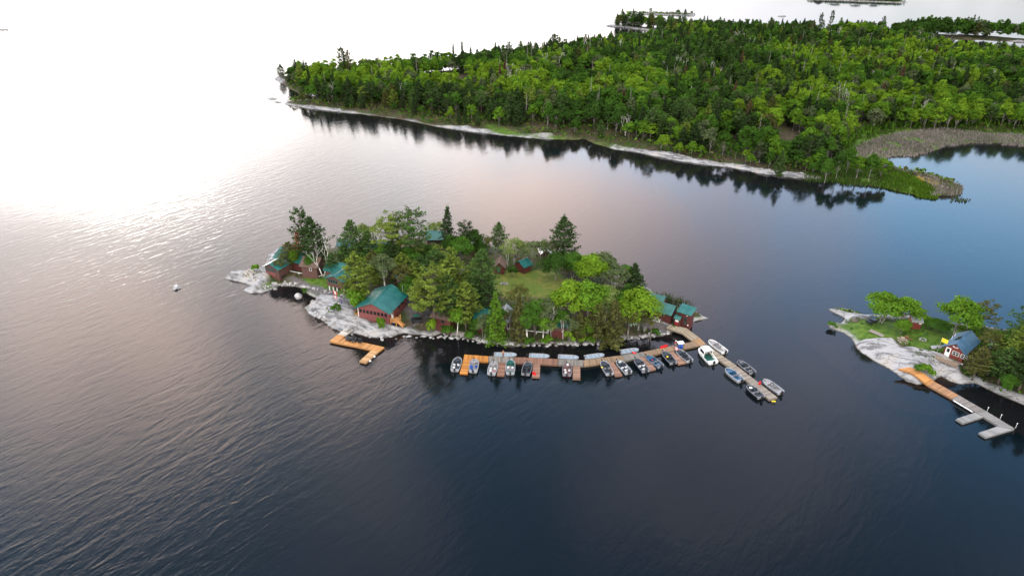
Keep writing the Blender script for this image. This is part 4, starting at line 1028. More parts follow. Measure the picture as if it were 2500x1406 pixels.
st, W = house('stilted_cabin', 'red brown cabin on white posts with teal roof beside the gravel path', (800, 696), (840, 706), 5.6, 2.9, 2.2, 3.2, 'brown_wall', 'teal_roof', over=.5, bury=.15,
    feats=[('window', 'front', .45 + i * .72, 1.0, .6, .85, 'green_trim') for i in range(4)] + [('opening', 'right', .3, .9, 4.8, 1.2), ('trim', 'right', .1, -.1, 2.6, .8, 'green_trim')])
posts(st, [(.3, .25), (1.5, .25), (2.7, .25), (W - .2, .25), (W - .2, 3), (.3, 3), (W - .2, 5.3)], -1.6, -.15)
back, _ = house('teal_roof_cabin', 'cabin with teal roof directly behind the stilted cabin', (797, 676), (838, 684), 4.5, 2.6, 2.2, 3.5, 'brown_wall', 'teal_roof', ridge='x', over=.5)
house('wooden_cabin', 'dark log cabin with white window between shore cabin and dead white tree', (738, 668), (775, 672), 5, 2.4, 2.4, 3.8, 'brown_wall', 'shingle_brown', ridge='x', feats=[('window', 'front', 2.2, 1.1, .7, .8)])
house('hidden_cabin', 'half hidden cabin with bluish teal roof behind the dense green pine', (880, 630), (945, 632), 6, 2.3, 2.3, 3.9, 'brown_wall', 'pale_teal_roof', ridge='x')
house('waterside_cabin', 'small cabin with pale roof on the far shore behind the grey snag', (826, 618), (862, 620), 4, 1.6, 2.3, 3.4, 'brown_wall', 'pale_teal_roof', ridge='x', feats=[('window', 'front', .6, .9, .7, .8), ('door', 'front', 2.0, .1, .8, 1.9)])
house('far_shore_cabin', 'cabin with bright teal roof on the far shore left of the dark spruce', (1044, 602), (1082, 602), 5, 1.9, 2.3, 3.6, 'brown_wall', 'teal_roof', ridge='x', over=.5)
house('green_roof_cabin', 'cabin with dull green roof in the trees behind the main lodge', (968, 694), (1005, 700), 5.5, 2.6, 2.3, 3.6, 'brown_wall', 'teal_roof', ridge='x', feats=[('opening', 'front', .5, .4, 1.6, 1.5)])
house('grey_roof_cabin', 'low cabin with grey roof on the far shore left of the lone pine', (1150, 625), (1186, 625), 4, 1.8, 2.1, 2.6, 'brown_wall', 'grey_roof', ridge='x')
house('inner_cabin', 'small cabin with green roof edge in the trees at the top left of the lawn', (1092, 640), (1112, 640), 4, 2.4, 2.3, 3.4, 'brown_wall', 'teal_roof', ridge='x')
house('brown_shed', 'little red shed with brown shingle roof and pale green door at the lawn', (1207, 668), (1231, 669), 3.6, 2.45, 2.0, 3.2, 'red_wall', 'shingle_brown', over=.35, cat='shed', feats=[('trim', 'front', .75, .35, .75, 1.4, 'green_trim'), ('trim', 'front', .15, 2.05, 2.0, .12, 'green_trim')])
hut, _ = house('green_hut', 'little dark red hut with a pitched green roof behind the lawn', (1258, 658), (1279, 668), 2.6, 2.5, 1.9, 3.0, 'red_wall', 'teal_roof', over=.35, cat='shed')
house('back_shed', 'white capped boat shed on the far shore under the pale willow', (1322, 634), (1342, 632), 4, 1.5, 2.0, 2.9, 'brown_wall', 'white_paint', cat='shed')
house('long_red_cabin', 'dark red cabin with brown roof partly hidden behind the big front pine', (1056, 792), (1100, 800), 6, 1.9, 2.2, 3.3, 'red_wall', 'shingle_brown', ridge='x', feats=[('window', 'front', 2.2, .9, .9, .8, 'dark_trim')])
house('dark_cabin', 'dark cabin with green roof and porch posts behind the white rail left of the larch', (1160, 800), (1202, 804), 6, 2.0, 2.3, 3.4, 'red_wall', 'teal_roof', ridge='x', feats=[('opening', 'front', .4, .3, 2.4, 1.6)])
house('pale_roof_cabin', 'dark red cabin with grey blue roof beside the utility pole', (1215, 802), (1237, 804), 5.5, 2.0, 2.2, 3.1, 'red_wall', 'grey_roof', feats=[('trim', 'right', .3, -.1, .3, 1.2, 'white_paint')])
fc, W = house('front_green_cabin', 'cabin with hipped green metal roof and red porch front behind the dead birch', (1348, 808), (1382, 809), 5, 1.9, 1.7, 3.2, 'red_wall', 'teal_roof', ridge='x', over=.6)
house('red_porch', 'low red porch with curved brown top in front of the green metal roof', (1346, 816), (1381, 817), 1.5, 1.5, 1.2, 1.5, 'red_wall', 'shingle_brown', ridge='x', over=.15, cat='porch')
house('right_wood_cabin', 'brown cabin deep in the wood right of the dead birch', (1410, 800), (1446, 806), 5, 2.0, 2.2, 3.3, 'brown_wall', 'shingle_brown', ridge='x')

# boathouse group at the right end
bh, W = house('boathouse', 'dark red boathouse with teal roof at the right end of the island', (1594, 776), (1634, 789), 3.8, 1.4, 2.4, 3.6, 'red_wall', 'teal_roof', ridge='x', over=.4, cat='boathouse', feats=[('window', 'front', 1.9, 1.25, .8, .6, 'steel'), ('trim', 'front', 0, -1.0, 4.8, .8, 'grey_roof')])
ps, W = house('pier_shed', 'dark red shed with single teal roof next to the fuel pump', (1652, 787), (1682, 797), 2.4, 1.2, 0, 0, 'red_wall', 'teal_roof', over=.3, cat='shed', mono=(3.0, 3.6), feats=[('door', 'front', 1.6, .05, .85, 2.0, 'dark_trim'), ('trim', 'front', 2.1, 2.5, .3, .12), ('trim', 'front', 2.6, .1, .25, .3)])
house('back_boathouse', 'second teal roof peeping out behind the boathouse by the reeds', (1585, 752), (1612, 759), 3.6, 1.1, 2.0, 3.0, 'red_wall', 'teal_roof', ridge='x', cat='boathouse')
kp, W = house('pump_kiosk', 'small red fuel pump kiosk with green roof between boathouse and pier shed', (1645, 792), (1657, 796), 1.1, 1.3, 1.7, 2.15, 'red_wall', 'teal_roof', ridge='x', over=.2, cat='kiosk', rib=False, feats=[('trim', 'front', .22, .95, .8, .5, 'white_plastic')])
for u in (.3, .75): MB().box(u, u + .22, -.07, 0, .35, .75).obj('pump', M['red_plastic'], kp)

# the red cabin on the small islet
rc, W = house('red_islet_cabin', 'bright red cabin with blue metal roof, white door and windows on the small islet', (2301, 866), (2346, 884), 7.2, 1.9, 2.4, 3.8, 'bright_red_wall', 'blue_roof', over=.55,
    feats=[('door', 'front', .25, .05, .95, 2.15), ('window', 'front', 1.55, .95, 1.3, .95, 'white_paint', 1), ('window', 'front', 3.15, .95, 1.3, .95, 'white_paint', 1)])
g = MB()
for sx in (-1, 1):
    pts = [(0, 0), (.22, .06), (.42, .02), (.52, .2)]
    for (x0, z0), (x1, z1) in zip(pts, pts[1:]): g.tube((W / 2 + sx * x0, -.08, 2.75 + z0), (W / 2 + sx * x1, -.08, 2.75 + z1), .07, .06, 5)
    for x, z in ((.22, .06), (.42, .02)): g.tube((W / 2 + sx * x, -.08, 2.75 + z), (W / 2 + sx * (x + .06), -.08, 2.75 + z + .25), .05, .03, 5)
g.obj('antlers', M['white_paint'], rc)
q = [(-.55, 3.0, 2.60), (.9, 3.0, 3.05)]
sl = 1.4 / (W / 2); zz = lambda x: 2.4 + sl * x + .19
MB().hexa([(.6, 2.2, zz(.6)), (1.5, 2.2, zz(1.5)), (1.5, 4.2, zz(1.5)), (.6, 4.2, zz(.6)), (.6, 2.2, zz(.6) + .05), (1.5, 2.2, zz(1.5) + .05), (1.5, 4.2, zz(1.5) + .05), (.6, 4.2, zz(.6) + .05)]).obj('solar_panel', M['dark_glass'], rc)
for y in (3.6, 5.2): MB().tube((-.2, y, 2.4), (-.2, y, 3.2), .07, .05).obj('vent_pipe', M['white_plastic'], rc)
g = MB()
for i in range(13): g.box(-.4, W + .1, -.24 - i * .2, -.06 - i * .2, -.18, -.06, c=[x * random.uniform(.8, 1.1) for x in GREY])
g.obj('deck', M['deck_wood'], rc)
g = MB()
for i in range(7):
    x = -.35 + i * (W + .4) / 6; g.box(x - .05, x + .05, -2.7, -2.6, -1.6, .85, c=TAN)
for z in (.2, .5, .8): g.box(-.4, W + .1, -2.72, -2.66, z, z + .12, c=TAN)
g.obj('railing', M['deck_wood'], rc)
g = MB()
for i in range(14): g.box(-.42 - (i + 1) * .3, -.42 - i * .3 - .02, -2.5, -1.0, -.2 - i * .07, -.08 - i * .07, c=GREY)
for z in (.3, .75): g.hexa([(-4.6, -2.6, z - 1.0), (-.4, -2.6, z), (-.4, -2.54, z), (-4.6, -2.54, z - 1.0), (-4.6, -2.6, z - .9), (-.4, -2.6, z + .1), (-.4, -2.54, z + .1), (-4.6, -2.54, z - .9)], c=GREY)
g.obj('ramp', M['deck_wood'], rc)
house('red_hut', 'small bright red hut with dark roof under the islet trees', (2224, 800), (2246, 802), 2.4, 2.0, 1.7, 2.4, 'bright_red_wall', 'grey_roof', ridge='x', over=.3, cat='shed', feats=[('trim', 'front', 1.4, 1.1, .5, .25)])

# ------------------------------------------------------------------ docks
def section(root, q, zs, colr, plank=.30, side=None, seed=0, name='deck_section', drop=.42):
    """q: four picture corners, the first two on one long side and the last two back along the other"""
    rd = random.Random(seed)
    zs = zs if isinstance(zs, (tuple, list)) else (zs,) * 4
    p = [at(x, y, z) for (x, y), z in zip(q, zs)]
    L = ((p[1] - p[0]).length + (p[2] - p[3]).length) / 2; n = max(4, int(L / plank))
    b = MB(); up = Vector((0, 0, 1))
    for i in range(n):
        f0, f1 = i / n, (i + .90) / n; k = rd.uniform(.66, 1.16)
        v = [p[0].lerp(p[1], f0), p[0].lerp(p[1], f1), p[3].lerp(p[2], f1), p[3].lerp(p[2], f0)]
        a = rd.uniform(0, .004)
        b.hexa([x - up * .05 for x in v] + [x + up * a for x in v], c=[c * k for c in colr])
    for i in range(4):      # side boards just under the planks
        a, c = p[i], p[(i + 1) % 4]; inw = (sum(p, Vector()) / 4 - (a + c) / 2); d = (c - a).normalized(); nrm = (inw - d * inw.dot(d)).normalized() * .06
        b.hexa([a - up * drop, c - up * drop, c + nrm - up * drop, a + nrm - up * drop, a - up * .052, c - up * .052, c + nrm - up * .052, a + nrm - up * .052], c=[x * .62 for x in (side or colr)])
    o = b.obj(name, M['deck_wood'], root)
    return o
def cv(X, Y, ox, oy, k): return (ox + X / k, oy + Y / k)
def dock(name, label, loc): return empty(name, at(*loc, 0), 0, label, 'dock')
def fix(root):      # children were built in world coordinates
    for ch in root.children: ch.matrix_parent_inverse = Matrix.Translation(-root.location)
L = lambda X, Y: cv(X, Y, 780, 790, 13.89)
d1 = dock('swimming_dock', 'new orange wooden dock in a bent shape below the main lodge', (872, 840))
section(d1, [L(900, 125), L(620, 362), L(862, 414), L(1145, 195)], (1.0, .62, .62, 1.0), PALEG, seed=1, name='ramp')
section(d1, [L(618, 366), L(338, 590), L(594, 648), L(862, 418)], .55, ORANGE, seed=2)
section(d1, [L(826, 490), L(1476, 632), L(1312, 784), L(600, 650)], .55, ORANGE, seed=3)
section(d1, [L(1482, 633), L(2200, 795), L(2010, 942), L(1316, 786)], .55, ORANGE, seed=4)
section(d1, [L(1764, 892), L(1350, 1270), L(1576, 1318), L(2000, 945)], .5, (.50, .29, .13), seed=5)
for X, Y in ((1845, 1105), (1700, 1250)):
    p = at(*L(X, Y), .4); MB().box(p.x - .1, p.x + .3, p.y - .1, p.y + .1, .15, .45).obj('bumper', M['white_plastic'], d1)
fix(d1)
A5 = lambda X, Y: cv(X, Y, 1080, 740, 6.25)
A6 = lambda X, Y: cv(X, Y, 1420, 740, 6.25)
A7 = lambda X, Y: cv(X, Y, 1600, 780, 6.25)
d2 = dock('marina_dock', 'long floating dock of orange, brown and grey sections with finger piers', (1420, 886))
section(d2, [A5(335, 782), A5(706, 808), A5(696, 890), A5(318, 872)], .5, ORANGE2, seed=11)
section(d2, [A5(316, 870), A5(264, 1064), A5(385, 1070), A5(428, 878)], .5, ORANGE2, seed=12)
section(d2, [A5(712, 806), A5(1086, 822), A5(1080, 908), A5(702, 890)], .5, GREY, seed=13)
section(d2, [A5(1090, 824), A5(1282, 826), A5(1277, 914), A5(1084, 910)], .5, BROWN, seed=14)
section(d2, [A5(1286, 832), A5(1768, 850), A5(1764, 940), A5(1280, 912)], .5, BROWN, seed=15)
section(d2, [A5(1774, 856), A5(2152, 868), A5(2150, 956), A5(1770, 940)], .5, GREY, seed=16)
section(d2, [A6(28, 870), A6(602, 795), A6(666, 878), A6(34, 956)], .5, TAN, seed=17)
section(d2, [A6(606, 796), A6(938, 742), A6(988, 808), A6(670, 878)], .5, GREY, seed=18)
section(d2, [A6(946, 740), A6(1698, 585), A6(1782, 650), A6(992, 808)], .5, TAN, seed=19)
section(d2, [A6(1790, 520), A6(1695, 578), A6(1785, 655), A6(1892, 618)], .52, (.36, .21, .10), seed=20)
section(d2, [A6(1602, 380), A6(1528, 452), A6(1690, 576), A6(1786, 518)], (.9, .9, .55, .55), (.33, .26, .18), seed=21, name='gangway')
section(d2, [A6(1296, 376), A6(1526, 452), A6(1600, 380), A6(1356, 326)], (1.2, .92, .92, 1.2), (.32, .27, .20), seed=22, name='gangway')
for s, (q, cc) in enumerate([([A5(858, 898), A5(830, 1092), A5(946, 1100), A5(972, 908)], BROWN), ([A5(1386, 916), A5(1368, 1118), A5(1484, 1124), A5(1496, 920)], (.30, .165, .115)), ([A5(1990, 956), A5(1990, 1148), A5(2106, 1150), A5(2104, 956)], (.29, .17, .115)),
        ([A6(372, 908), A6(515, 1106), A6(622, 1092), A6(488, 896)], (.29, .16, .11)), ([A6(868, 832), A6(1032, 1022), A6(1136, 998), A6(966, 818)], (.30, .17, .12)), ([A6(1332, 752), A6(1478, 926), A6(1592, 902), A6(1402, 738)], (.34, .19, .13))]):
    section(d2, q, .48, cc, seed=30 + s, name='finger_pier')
section(d2, [A7(660, 402), A7(1148, 738), A7(1248, 708), A7(772, 376)], .5, (.29, .235, .17), seed=40)
section(d2, [A7(1156, 742), A7(1742, 1222), A7(1866, 1186), A7(1256, 712)], .5, (.26, .22, .18), seed=41)
p = at(*A7(1790, 1205), .5); MB().box(p.x - .4, p.x + .4, p.y - .72, p.y - .62, .25, .5).obj('bumper', M['yellow_cloth'], d2)
fix(d2)
K = lambda X, Y: cv(X, Y, 2150, 840, 5.623)
d3 = dock('islet_dock', 'long weathered dock with two grey finger piers on the small islet', (2330, 980))
section(d3, [K(245, 338), K(395, 378), K(515, 350), K(392, 314)], (1.75, 1.6, 1.6, 1.75), ORANGE, seed=50)
section(d3, [K(397, 380), K(500, 442), K(606, 408), K(517, 352)], (1.6, 1.35, 1.35, 1.6), ORANGE, seed=51)
section(d3, [K(502, 444), K(652, 562), K(736, 510), K(608, 410)], (1.35, .5, .5, 1.35), ORANGE, seed=52)
section(d3, [K(654, 564), K(980, 742), K(1080, 704), K(738, 512)], .5, (.37, .20, .10), seed=53)
section(d3, [K(984, 746), K(1300, 930), K(1416, 898), K(1084, 707)], .5, (.22, .20, .19), seed=54)
section(d3, [K(1304, 932), K(1624, 1122), K(1838, 1154), K(1420, 900)], .5, (.22, .215, .21), seed=55)
section(d3, [K(1296, 938), K(1034, 1024), K(1132, 1082), K(1404, 998)], .48, (.25, .25, .25), seed=56, name='finger_pier')
section(d3, [K(1616, 1124), K(1348, 1212), K(1450, 1276), K(1836, 1160)], .48, (.25, .25, .25), seed=57, name='finger_pier')
a, b = at(*K(1000, 772), .42), at(*K(1262, 930), .42); MB().tube(a, b, .11, n=8).obj('pipe_rail', M['white_plastic'], d3)
for X, Y in ((1456, 930), (1636, 1030), (1850, 1150)):
    p = at(*K(X, Y), .2); g = MB(); g.tube(p, p + Vector((0, 0, 1.0)), .035, n=6); g.lathe([(.035, 1.0), (.09, 1.05), (.09, 1.13), (.02, 1.18)], 8, p); g.obj('mooring_post', M['white_plastic'], d3)
fix(d3)

# ------------------------------------------------------------------ boats
def hull_mb(Ln, bm, hd, nose=.42, flare=.8):
    n = 18; sec = []
    for i in range(n + 1):
        t = i / n
        w = bm / 2 * (.86 + .14 * min(1, t * 4)) * (1 if t < 1 - nose else math.sqrt(max(0, 1 - ((t - 1 + nose) / nose) ** 2.1)))
        sheer = hd * (1 + .30 * max(0, t - .35) ** 1.6)
        keel = -.15 + .50 * max(0, (t - .68) / .32) ** 2.4
        sec.append((t * Ln, max(w, .015), sheer, keel))
    return sec
def boat(label, bow, stern, hullm, deckm, beam=2.0, kind='open', seats=3, seatc='white_plastic', console=True, group='fishing boats moored along the dock', motor=True, trolling=True, extra=None, motorm='black_rubber', floorm=None):
    b_, s_ = at(*bow, .5), at(*stern, .4)
    Ln = (b_ - s_).length; Ln = min(max(Ln, 4.2), 7.6)
    rz = math.atan2(b_.y - s_.y, b_.x - s_.x)
    root = empty('motor_boat' if kind != 'skiff' else 'aluminium_boat', (s_.x, s_.y, 0), rz, label, 'boat', group)
    bm = beam; hd = .72 if kind != 'skiff' else .55
    S = hull_mb(Ln, bm, hd); n = len(S)
    g = MB(); vs = []
    for x, w, sh, k in S:      # port gunwale, chine, keel, chine, starboard gunwale
        vs += [(x, w, sh), (x, w * .86, .05 + max(0, k) * .8), (x, 0, k), (x, -w * .86, .05 + max(0, k) * .8), (x, -w, sh)]
    fs = [(i * 5 + j, i * 5 + j + 1, (i + 1) * 5 + j + 1, (i + 1) * 5 + j) for i in range(n - 1) for j in range(4)] + [(4, 3, 2, 1, 0)]
    g.add(vs, fs); g.obj('hull', M[hullm], root, True)
    g = MB(); gw = .075 if kind != 'skiff' else .05      # gunwale cap with an inner lip
    vs = []
    for x, w, sh, k in S:
        wi = max(w - gw, .004); xi = min(x, Ln - .12)
        vs += [(x, w + .02, sh), (x, w + .02, sh + .05), (xi, wi, sh + .05), (xi, wi, sh - .3), (x, -w - .02, sh), (x, -w - .02, sh + .05), (xi, -wi, sh + .05), (xi, -wi, sh - .3)]
    fs = []
    for i in range(n - 1):
        a, c = i * 8, (i + 1) * 8
        for j in range(3): fs += [(a + j, c + j, c + j + 1, a + j + 1), (a + 4 + j + 1, c + 4 + j + 1, c + 4 + j, a + 4 + j)]
    g.add(vs, fs); g.box(-.03, .12, -bm * .43, bm * .43, .3, hd + .06); g.obj('gunwale', M['white_paint' if kind == 'cruiser' or hullm == 'white_paint' else 'boat_grey' if hullm in ('boat_black', 'boat_navy', 'boat_blue', 'boat_maroon') else 'boat_silver'], root)
    def plan(x0, x1, z, inset=.13):
        vs = []
        m = 10
        for i in range(m + 1):
            x = x0 + (x1 - x0) * i / m; t = x / Ln * (n - 1); k = min(int(t), n - 2); f = t - k
            w = max(.01, S[k][1] * (1 - f) + S[k + 1][1] * f - inset); vs += [(x, w, z), (x, -w, z)]
        return vs, [(2 * i, 2 * i + 1, 2 * i + 3, 2 * i + 2) for i in range(m)]
    g = MB(); g.add(*plan(.1, Ln - .1, .20)); g.obj('floor', M[floorm or deckm], root)
    if kind != 'skiff':
        g = MB(); bx0, bx1 = Ln * .68, Ln - .12; v, f = plan(bx0, bx1, hd - .08); g.add(v, f); x = bx0; w = abs(v[0][1]); g.add([(x, w, .2), (x, -w, .2), (x, -w, hd - .08), (x, w, hd - .08)], [(0, 1, 2, 3)]); g.obj('bow_deck', M[deckm], root)
        g = MB(); v, f = plan(.1, .85, hd - .18); g.add(v, f); w = abs(v[-1][1]); g.add([(.85, w, .2), (.85, -w, .2), (.85, -w, hd - .18), (.85, w, hd - .18)], [(3, 2, 1, 0)]); g.obj('stern_deck', M[deckm], root)
    if kind == 'skiff':
        for x in (.5, Ln * .36, Ln * .6): MB().box(x, x + .34, -bm * .40, bm * .40, .42, .48).obj('bench', M[deckm], root)
        g = MB(); v, f = plan(Ln * .78, Ln - .15, hd - .03); g.add(v, f); g.obj('bow_deck', M[deckm], root)
    def seat(x, y, z0, c):
        g = MB(); g.tube((x, y, z0), (x, y, z0 + .28), .05, n=6); g.box(x - .22, x + .22, y - .22, y + .22, z0 + .28, z0 + .4); g.hexa([(x - .24, y - .21, z0 + .4), (x - .16, y - .21, z0 + .4), (x - .16, y + .21, z0 + .4), (x - .24, y + .21, z0 + .4), (x - .32, y - .2, z0 + .82), (x - .25, y - .2, z0 + .82), (x - .25, y + .2, z0 + .82), (x - .32, y + .2, z0 + .82)]); g.obj('seat', M[c], root)
    spots = [(Ln * .42, -.45, .2), (Ln * .42, .45, .2), (.62, .3, hd - .3), (Ln * .80, 0, hd - .2)]
    if kind != 'skiff':
        for x, y, z in spots[:seats]: seat(x, y, z, seatc)
    if console and kind == 'open':
        g = MB(); x = Ln * .56; g.hexa([(x - .2, -.85, .2), (x + .3, -.85, .2), (x + .3, -.18, .2), (x - .2, -.18, .2), (x - .05, -.85, .85), (x + .25, -.85, .85), (x + .25, -.18, .85), (x - .05, -.18, .85)]); co = g.obj('console', M[deckm], root)
        g = MB(); g.hexa([(x + .18, -.82, .85), (x + .22, -.82, .85), (x + .22, -.2, .85), (x + .18, -.2, .85), (x - .02, -.78, 1.15), (x + .01, -.78, 1.15), (x + .01, -.24, 1.15), (x - .02, -.24, 1.15)]); g.obj('windshield', M['dark_glass'], co)
        g = MB(); n2 = 10
        for i in range(n2):
            a0, a1 = 6.283 * i / n2, 6.283 * (i + 1) / n2; cx, cy, cz = x - .2, -.5, .82
            g.tube((cx - .05 * math.sin(a0), cy + .17 * math.cos(a0), cz + .17 * math.sin(a0)), (cx - .05 * math.sin(a1), cy + .17 * math.cos(a1), cz + .17 * math.sin(a1)), .02, n=4)
        g.obj('steering_wheel', M['black_rubber'], co)
    if kind == 'cruiser':
        g = MB(); x0, x1 = Ln * .42, Ln * .78; w = bm * .40
        v, f = plan(Ln * .60, Ln - .12, hd + .03, .05); g.add(v, f)
        for p0, p1 in (((x0, -w), (x0 + .1, -w + .1)), ((x0, w - .1), (x0 + .1, w)), ((x1 - .4, -w + .12), (x1 - .3, -w + .22)), ((x1 - .4, w - .22), (x1 - .3, w - .12))):
            g.hexa([(p0[0], p0[1], .6), (p1[0], p0[1], .6), (p1[0], p1[1], .6), (p0[0], p1[1], .6), (p0[0], p0[1], 1.9), (p1[0], p0[1], 1.9), (p1[0], p1[1], 1.9), (p0[0], p1[1], 1.9)])
        g.box(x0 + .1, x1 - .4, -w, -w + .06, .6, 1.15); g.box(x0 + .1, x1 - .4, w - .06, w, .6, 1.15)
        cb = g.obj('cabin', M['white_paint'], root)
        g = MB(); vs = []
        for i in range(6):
            y = -w - .06 + (2 * w + .12) * i / 5; zc = 1.9 + .14 * math.sin(math.pi * i / 5)
            vs += [(x0 - .15, y, zc), (x1 - .15, y * .9, zc - .03), (x0 - .15, y, zc + .07), (x1 - .15, y * .9, zc + .04)]
        fs = []
        for i in range(5): a, c = i * 4, i * 4 + 4; fs += [(a + 2, a + 3, c + 3, c + 2), (a, c, c + 1, a + 1), (a, a + 2, c + 2, c), (a + 1, c + 1, c + 3, a + 3)]
        fs += [(0, 1, 3, 2), (20, 22, 23, 21)]
        g.add(vs, fs); g.obj('cabin_roof', M['white_plastic'], root)
        g = MB(); g.box(x0 + .12, x1 - .42, -w + .012, -w + .05, 1.17, 1.86); g.box(x0 + .12, x1 - .42, w - .05, w - .012, 1.17, 1.86); g.hexa([(x1 + .1, -w + .25, .78), (x1 + .14, -w + .25, .78), (x1 + .14, w - .25, .78), (x1 + .1, w - .25, .78), (x1 - .38, -w + .25, 1.88), (x1 - .34, -w + .25, 1.88), (x1 - .34, w - .25, 1.88), (x1 - .38, w - .25, 1.88)]); g.obj('cabin_window', M['dark_glass'], cb)
    if motor:
        g = MB(); cwl = [(-.34, -.17, .62), (.02, -.17, .62), (.02, .17, .62), (-.34, .17, .62), (-.30, -.13, 1.10), (-.02, -.12, 1.06), (-.02, .12, 1.06), (-.30, .13, 1.10)]
        k = .8 if kind == 'skiff' else 1.15
        g.hexa([(x * k - .12, y * k, z * (k if kind == 'skiff' else 1.05)) for x, y, z in cwl]); g.box(-.28, -.14, -.06, .06, -.45, .64); g.box(-.14, .04, -.1, .1, .4, .7)
        mo = g.obj('outboard_motor', M[motorm], root)
    if trolling and kind != 'skiff':
        g = MB(); g.tube((Ln - .7, .18, hd + .02), (Ln + .05, .22, hd + .22), .045, n=6); g.box(Ln - .05, Ln + .2, .12, .32, hd + .15, hd + .36); g.obj('trolling_motor', M['black_rubber'], root)
    return root
simple('boat_grey', (.20, .20, .22), .4, var=.08); simple('boat_navy', (.018, .028, .055), .35, var=.1); simple('boat_black', (.016, .018, .022), .35, var=.1)
simple('boat_blue', (.02, .085, .17), .35, var=.1); simple('boat_maroon', (.13, .022, .03), .35, var=.1); simple('boat_green', (.008, .085, .07), .6, var=.1)
simple('boat_silver', (.33, .345, .37), .35, var=.08); simple('carpet_grey', (.26, .25, .26), .9, var=.12); simple('carpet_dark', (.035, .045, .06), .9, var=.2)
simple('carpet_maroon', (.17, .10, .105), .9, var=.15); simple('pale_blue_deck', (.29, .385, .48), .6, var=.1)
BO = [
 ('dark floored boat with pale rim, leftmost on the marina dock', A5(248, 838), A5(190, 1030), 'boat_silver', 'carpet_dark', dict(seats=3, console=True)),
 ('light grey boat with a blue cover inside the orange corner', A5(500, 865), A5(468, 1050), 'boat_silver', 'carpet_grey', dict(seats=3, seatc='blue_plastic')),
 ('light grey boat with a red can aboard, left of the first brown finger', A5(800, 902), A5(748, 1085), 'boat_silver', 'carpet_grey', dict(seats=3, seatc='white_plastic')),
 ('beige boat with a green carpeted bow', A5(1040, 872), A5(1036, 1078), 'boat_silver', 'boat_green', dict(seats=2, seatc='white_plastic', floorm='carpet_grey')),
 ('black boat with white engine cover left of the red cans', A5(1318, 908), A5(1268, 1098), 'boat_black', 'carpet_dark', dict(seats=3, seatc='boat_black')),
 ('maroon boat with white seats alone at the middle finger', A5(1912, 932), A5(1900, 1108), 'boat_maroon', 'carpet_maroon', dict(seats=4, seatc='white_plastic')),
 ('grey boat with a yellow bag at the fourth finger', A6(322, 892), A6(430, 1090), 'boat_grey', 'carpet_dark', dict(seats=2, seatc='boat_grey')),
 ('grey boat with white seats right of the fourth finger', A6(548, 884), A6(715, 1068), 'boat_silver', 'carpet_dark', dict(seats=4)),
 ('navy boat left of the fifth finger', A6(825, 852), A6(978, 1050), 'boat_navy', 'carpet_dark', dict(seats=3, seatc='white_plastic')),
 ('bright blue boat right of the fifth finger', A6(988, 808), A6(1206, 975), 'boat_blue', 'boat_blue', dict(seats=3, seatc='boat_grey')),
 ('black boat with a yellow cushion left of the flagged finger', A6(1248, 745), A6(1400, 928), 'boat_black', 'carpet_dark', dict(seats=2, seatc='boat_black')),
 ('grey boat right of the flagged finger with white trolling motor', A6(1452, 716), A6(1650, 892), 'boat_grey', 'carpet_dark', dict(seats=3, seatc='boat_black')),
 ('white cabin cruiser with covered cabin on the right hand pier', A6(1812, 690), A6(2010, 915), 'white_paint', 'white_plastic', dict(kind='cruiser', seats=0, beam=2.6, floorm='boat_green')),
 ('white open boat on the far side of the right hand pier', A7(818, 325), A7(1060, 505), 'white_paint', 'carpet_grey', dict(seats=2, seatc='boat_grey')),
 ('black boat on the far side in the middle of the right hand pier', A7(1258, 640), A7(1488, 825), 'boat_black', 'carpet_dark', dict(seats=4, seatc='boat_grey')),
 ('grey blue boat with a windscreen on the near side of the right hand pier', A7(1078, 752), A7(1308, 942), 'boat_silver', 'boat_blue', dict(seats=2, seatc='boat_grey')),
 ('grey boat on the far side at the end of the right hand pier', A7(1648, 925), A7(1915, 1125), 'boat_grey', 'carpet_grey', dict(seats=2, seatc='boat_grey')),
 ('black boat with a white bundle near the end of the right hand pier', A7(1408, 1012), A7(1615, 1198), 'boat_black', 'carpet_dark', dict(seats=2, seatc='boat_grey')),
]
for lab, bw, sn_, hm, dm, kw in BO: boat(lab, bw, sn_, hm, dm, **kw)
for i, (lab, bw, sn_) in enumerate([('pale blue aluminium boat moored behind the first grey dock section', A5(1135, 790), A5(790, 786)), ('pale blue aluminium boat second along the shore side of the dock', A5(1635, 812), A5(1325, 802)),
        ('pale blue aluminium boat third along the shore side of the dock', A5(2082, 832), A5(1768, 818)), ('pale blue aluminium boat fourth, where the dock bends', A5(2472, 788), A5(2172, 832)), ('pale blue aluminium boat at the red bag near the second grey section', A6(872, 706), A6(594, 752))]):
    boat(lab, bw, sn_, 'boat_silver', 'pale_blue_deck', kind='skiff', beam=1.55, group='pale blue aluminium boats behind the dock')
def canoe(label, a, b, m, z, wid=.75, name='canoe', cat='canoe', hgt=.35):
    a, b = at(*a, z), at(*b, z); L_ = (b - a).length; o = empty(name, a, math.atan2(b.y - a.y, b.x - a.x), label, cat)
    g = MB(); n = 12; vs = []
    for i in range(n + 1):
        t = i / n; w = wid / 2 * max(.03, math.sin(math.pi * t)) ** .6
        vs += [(t * L_, w, hgt), (t * L_, w * .8, .08), (t * L_, 0, 0), (t * L_, -w * .8, .08), (t * L_, -w, hgt), (t * L_, 0, hgt + .04)]
    fs = [(i * 6 + j, i * 6 + (j + 1) % 6, i * 6 + 6 + (j + 1) % 6, i * 6 + 6 + j) for i in range(n) for j in range(6)]
    g.add(vs, fs); g.obj('hull', M[m], o, True)
    MB().lathe([(.2, 0), (.24, .03), (.24, .06), (.2, .07)], 10, (L_ / 2, 0, hgt + .02)).obj('cockpit_rim', M['black_rubber'], o)
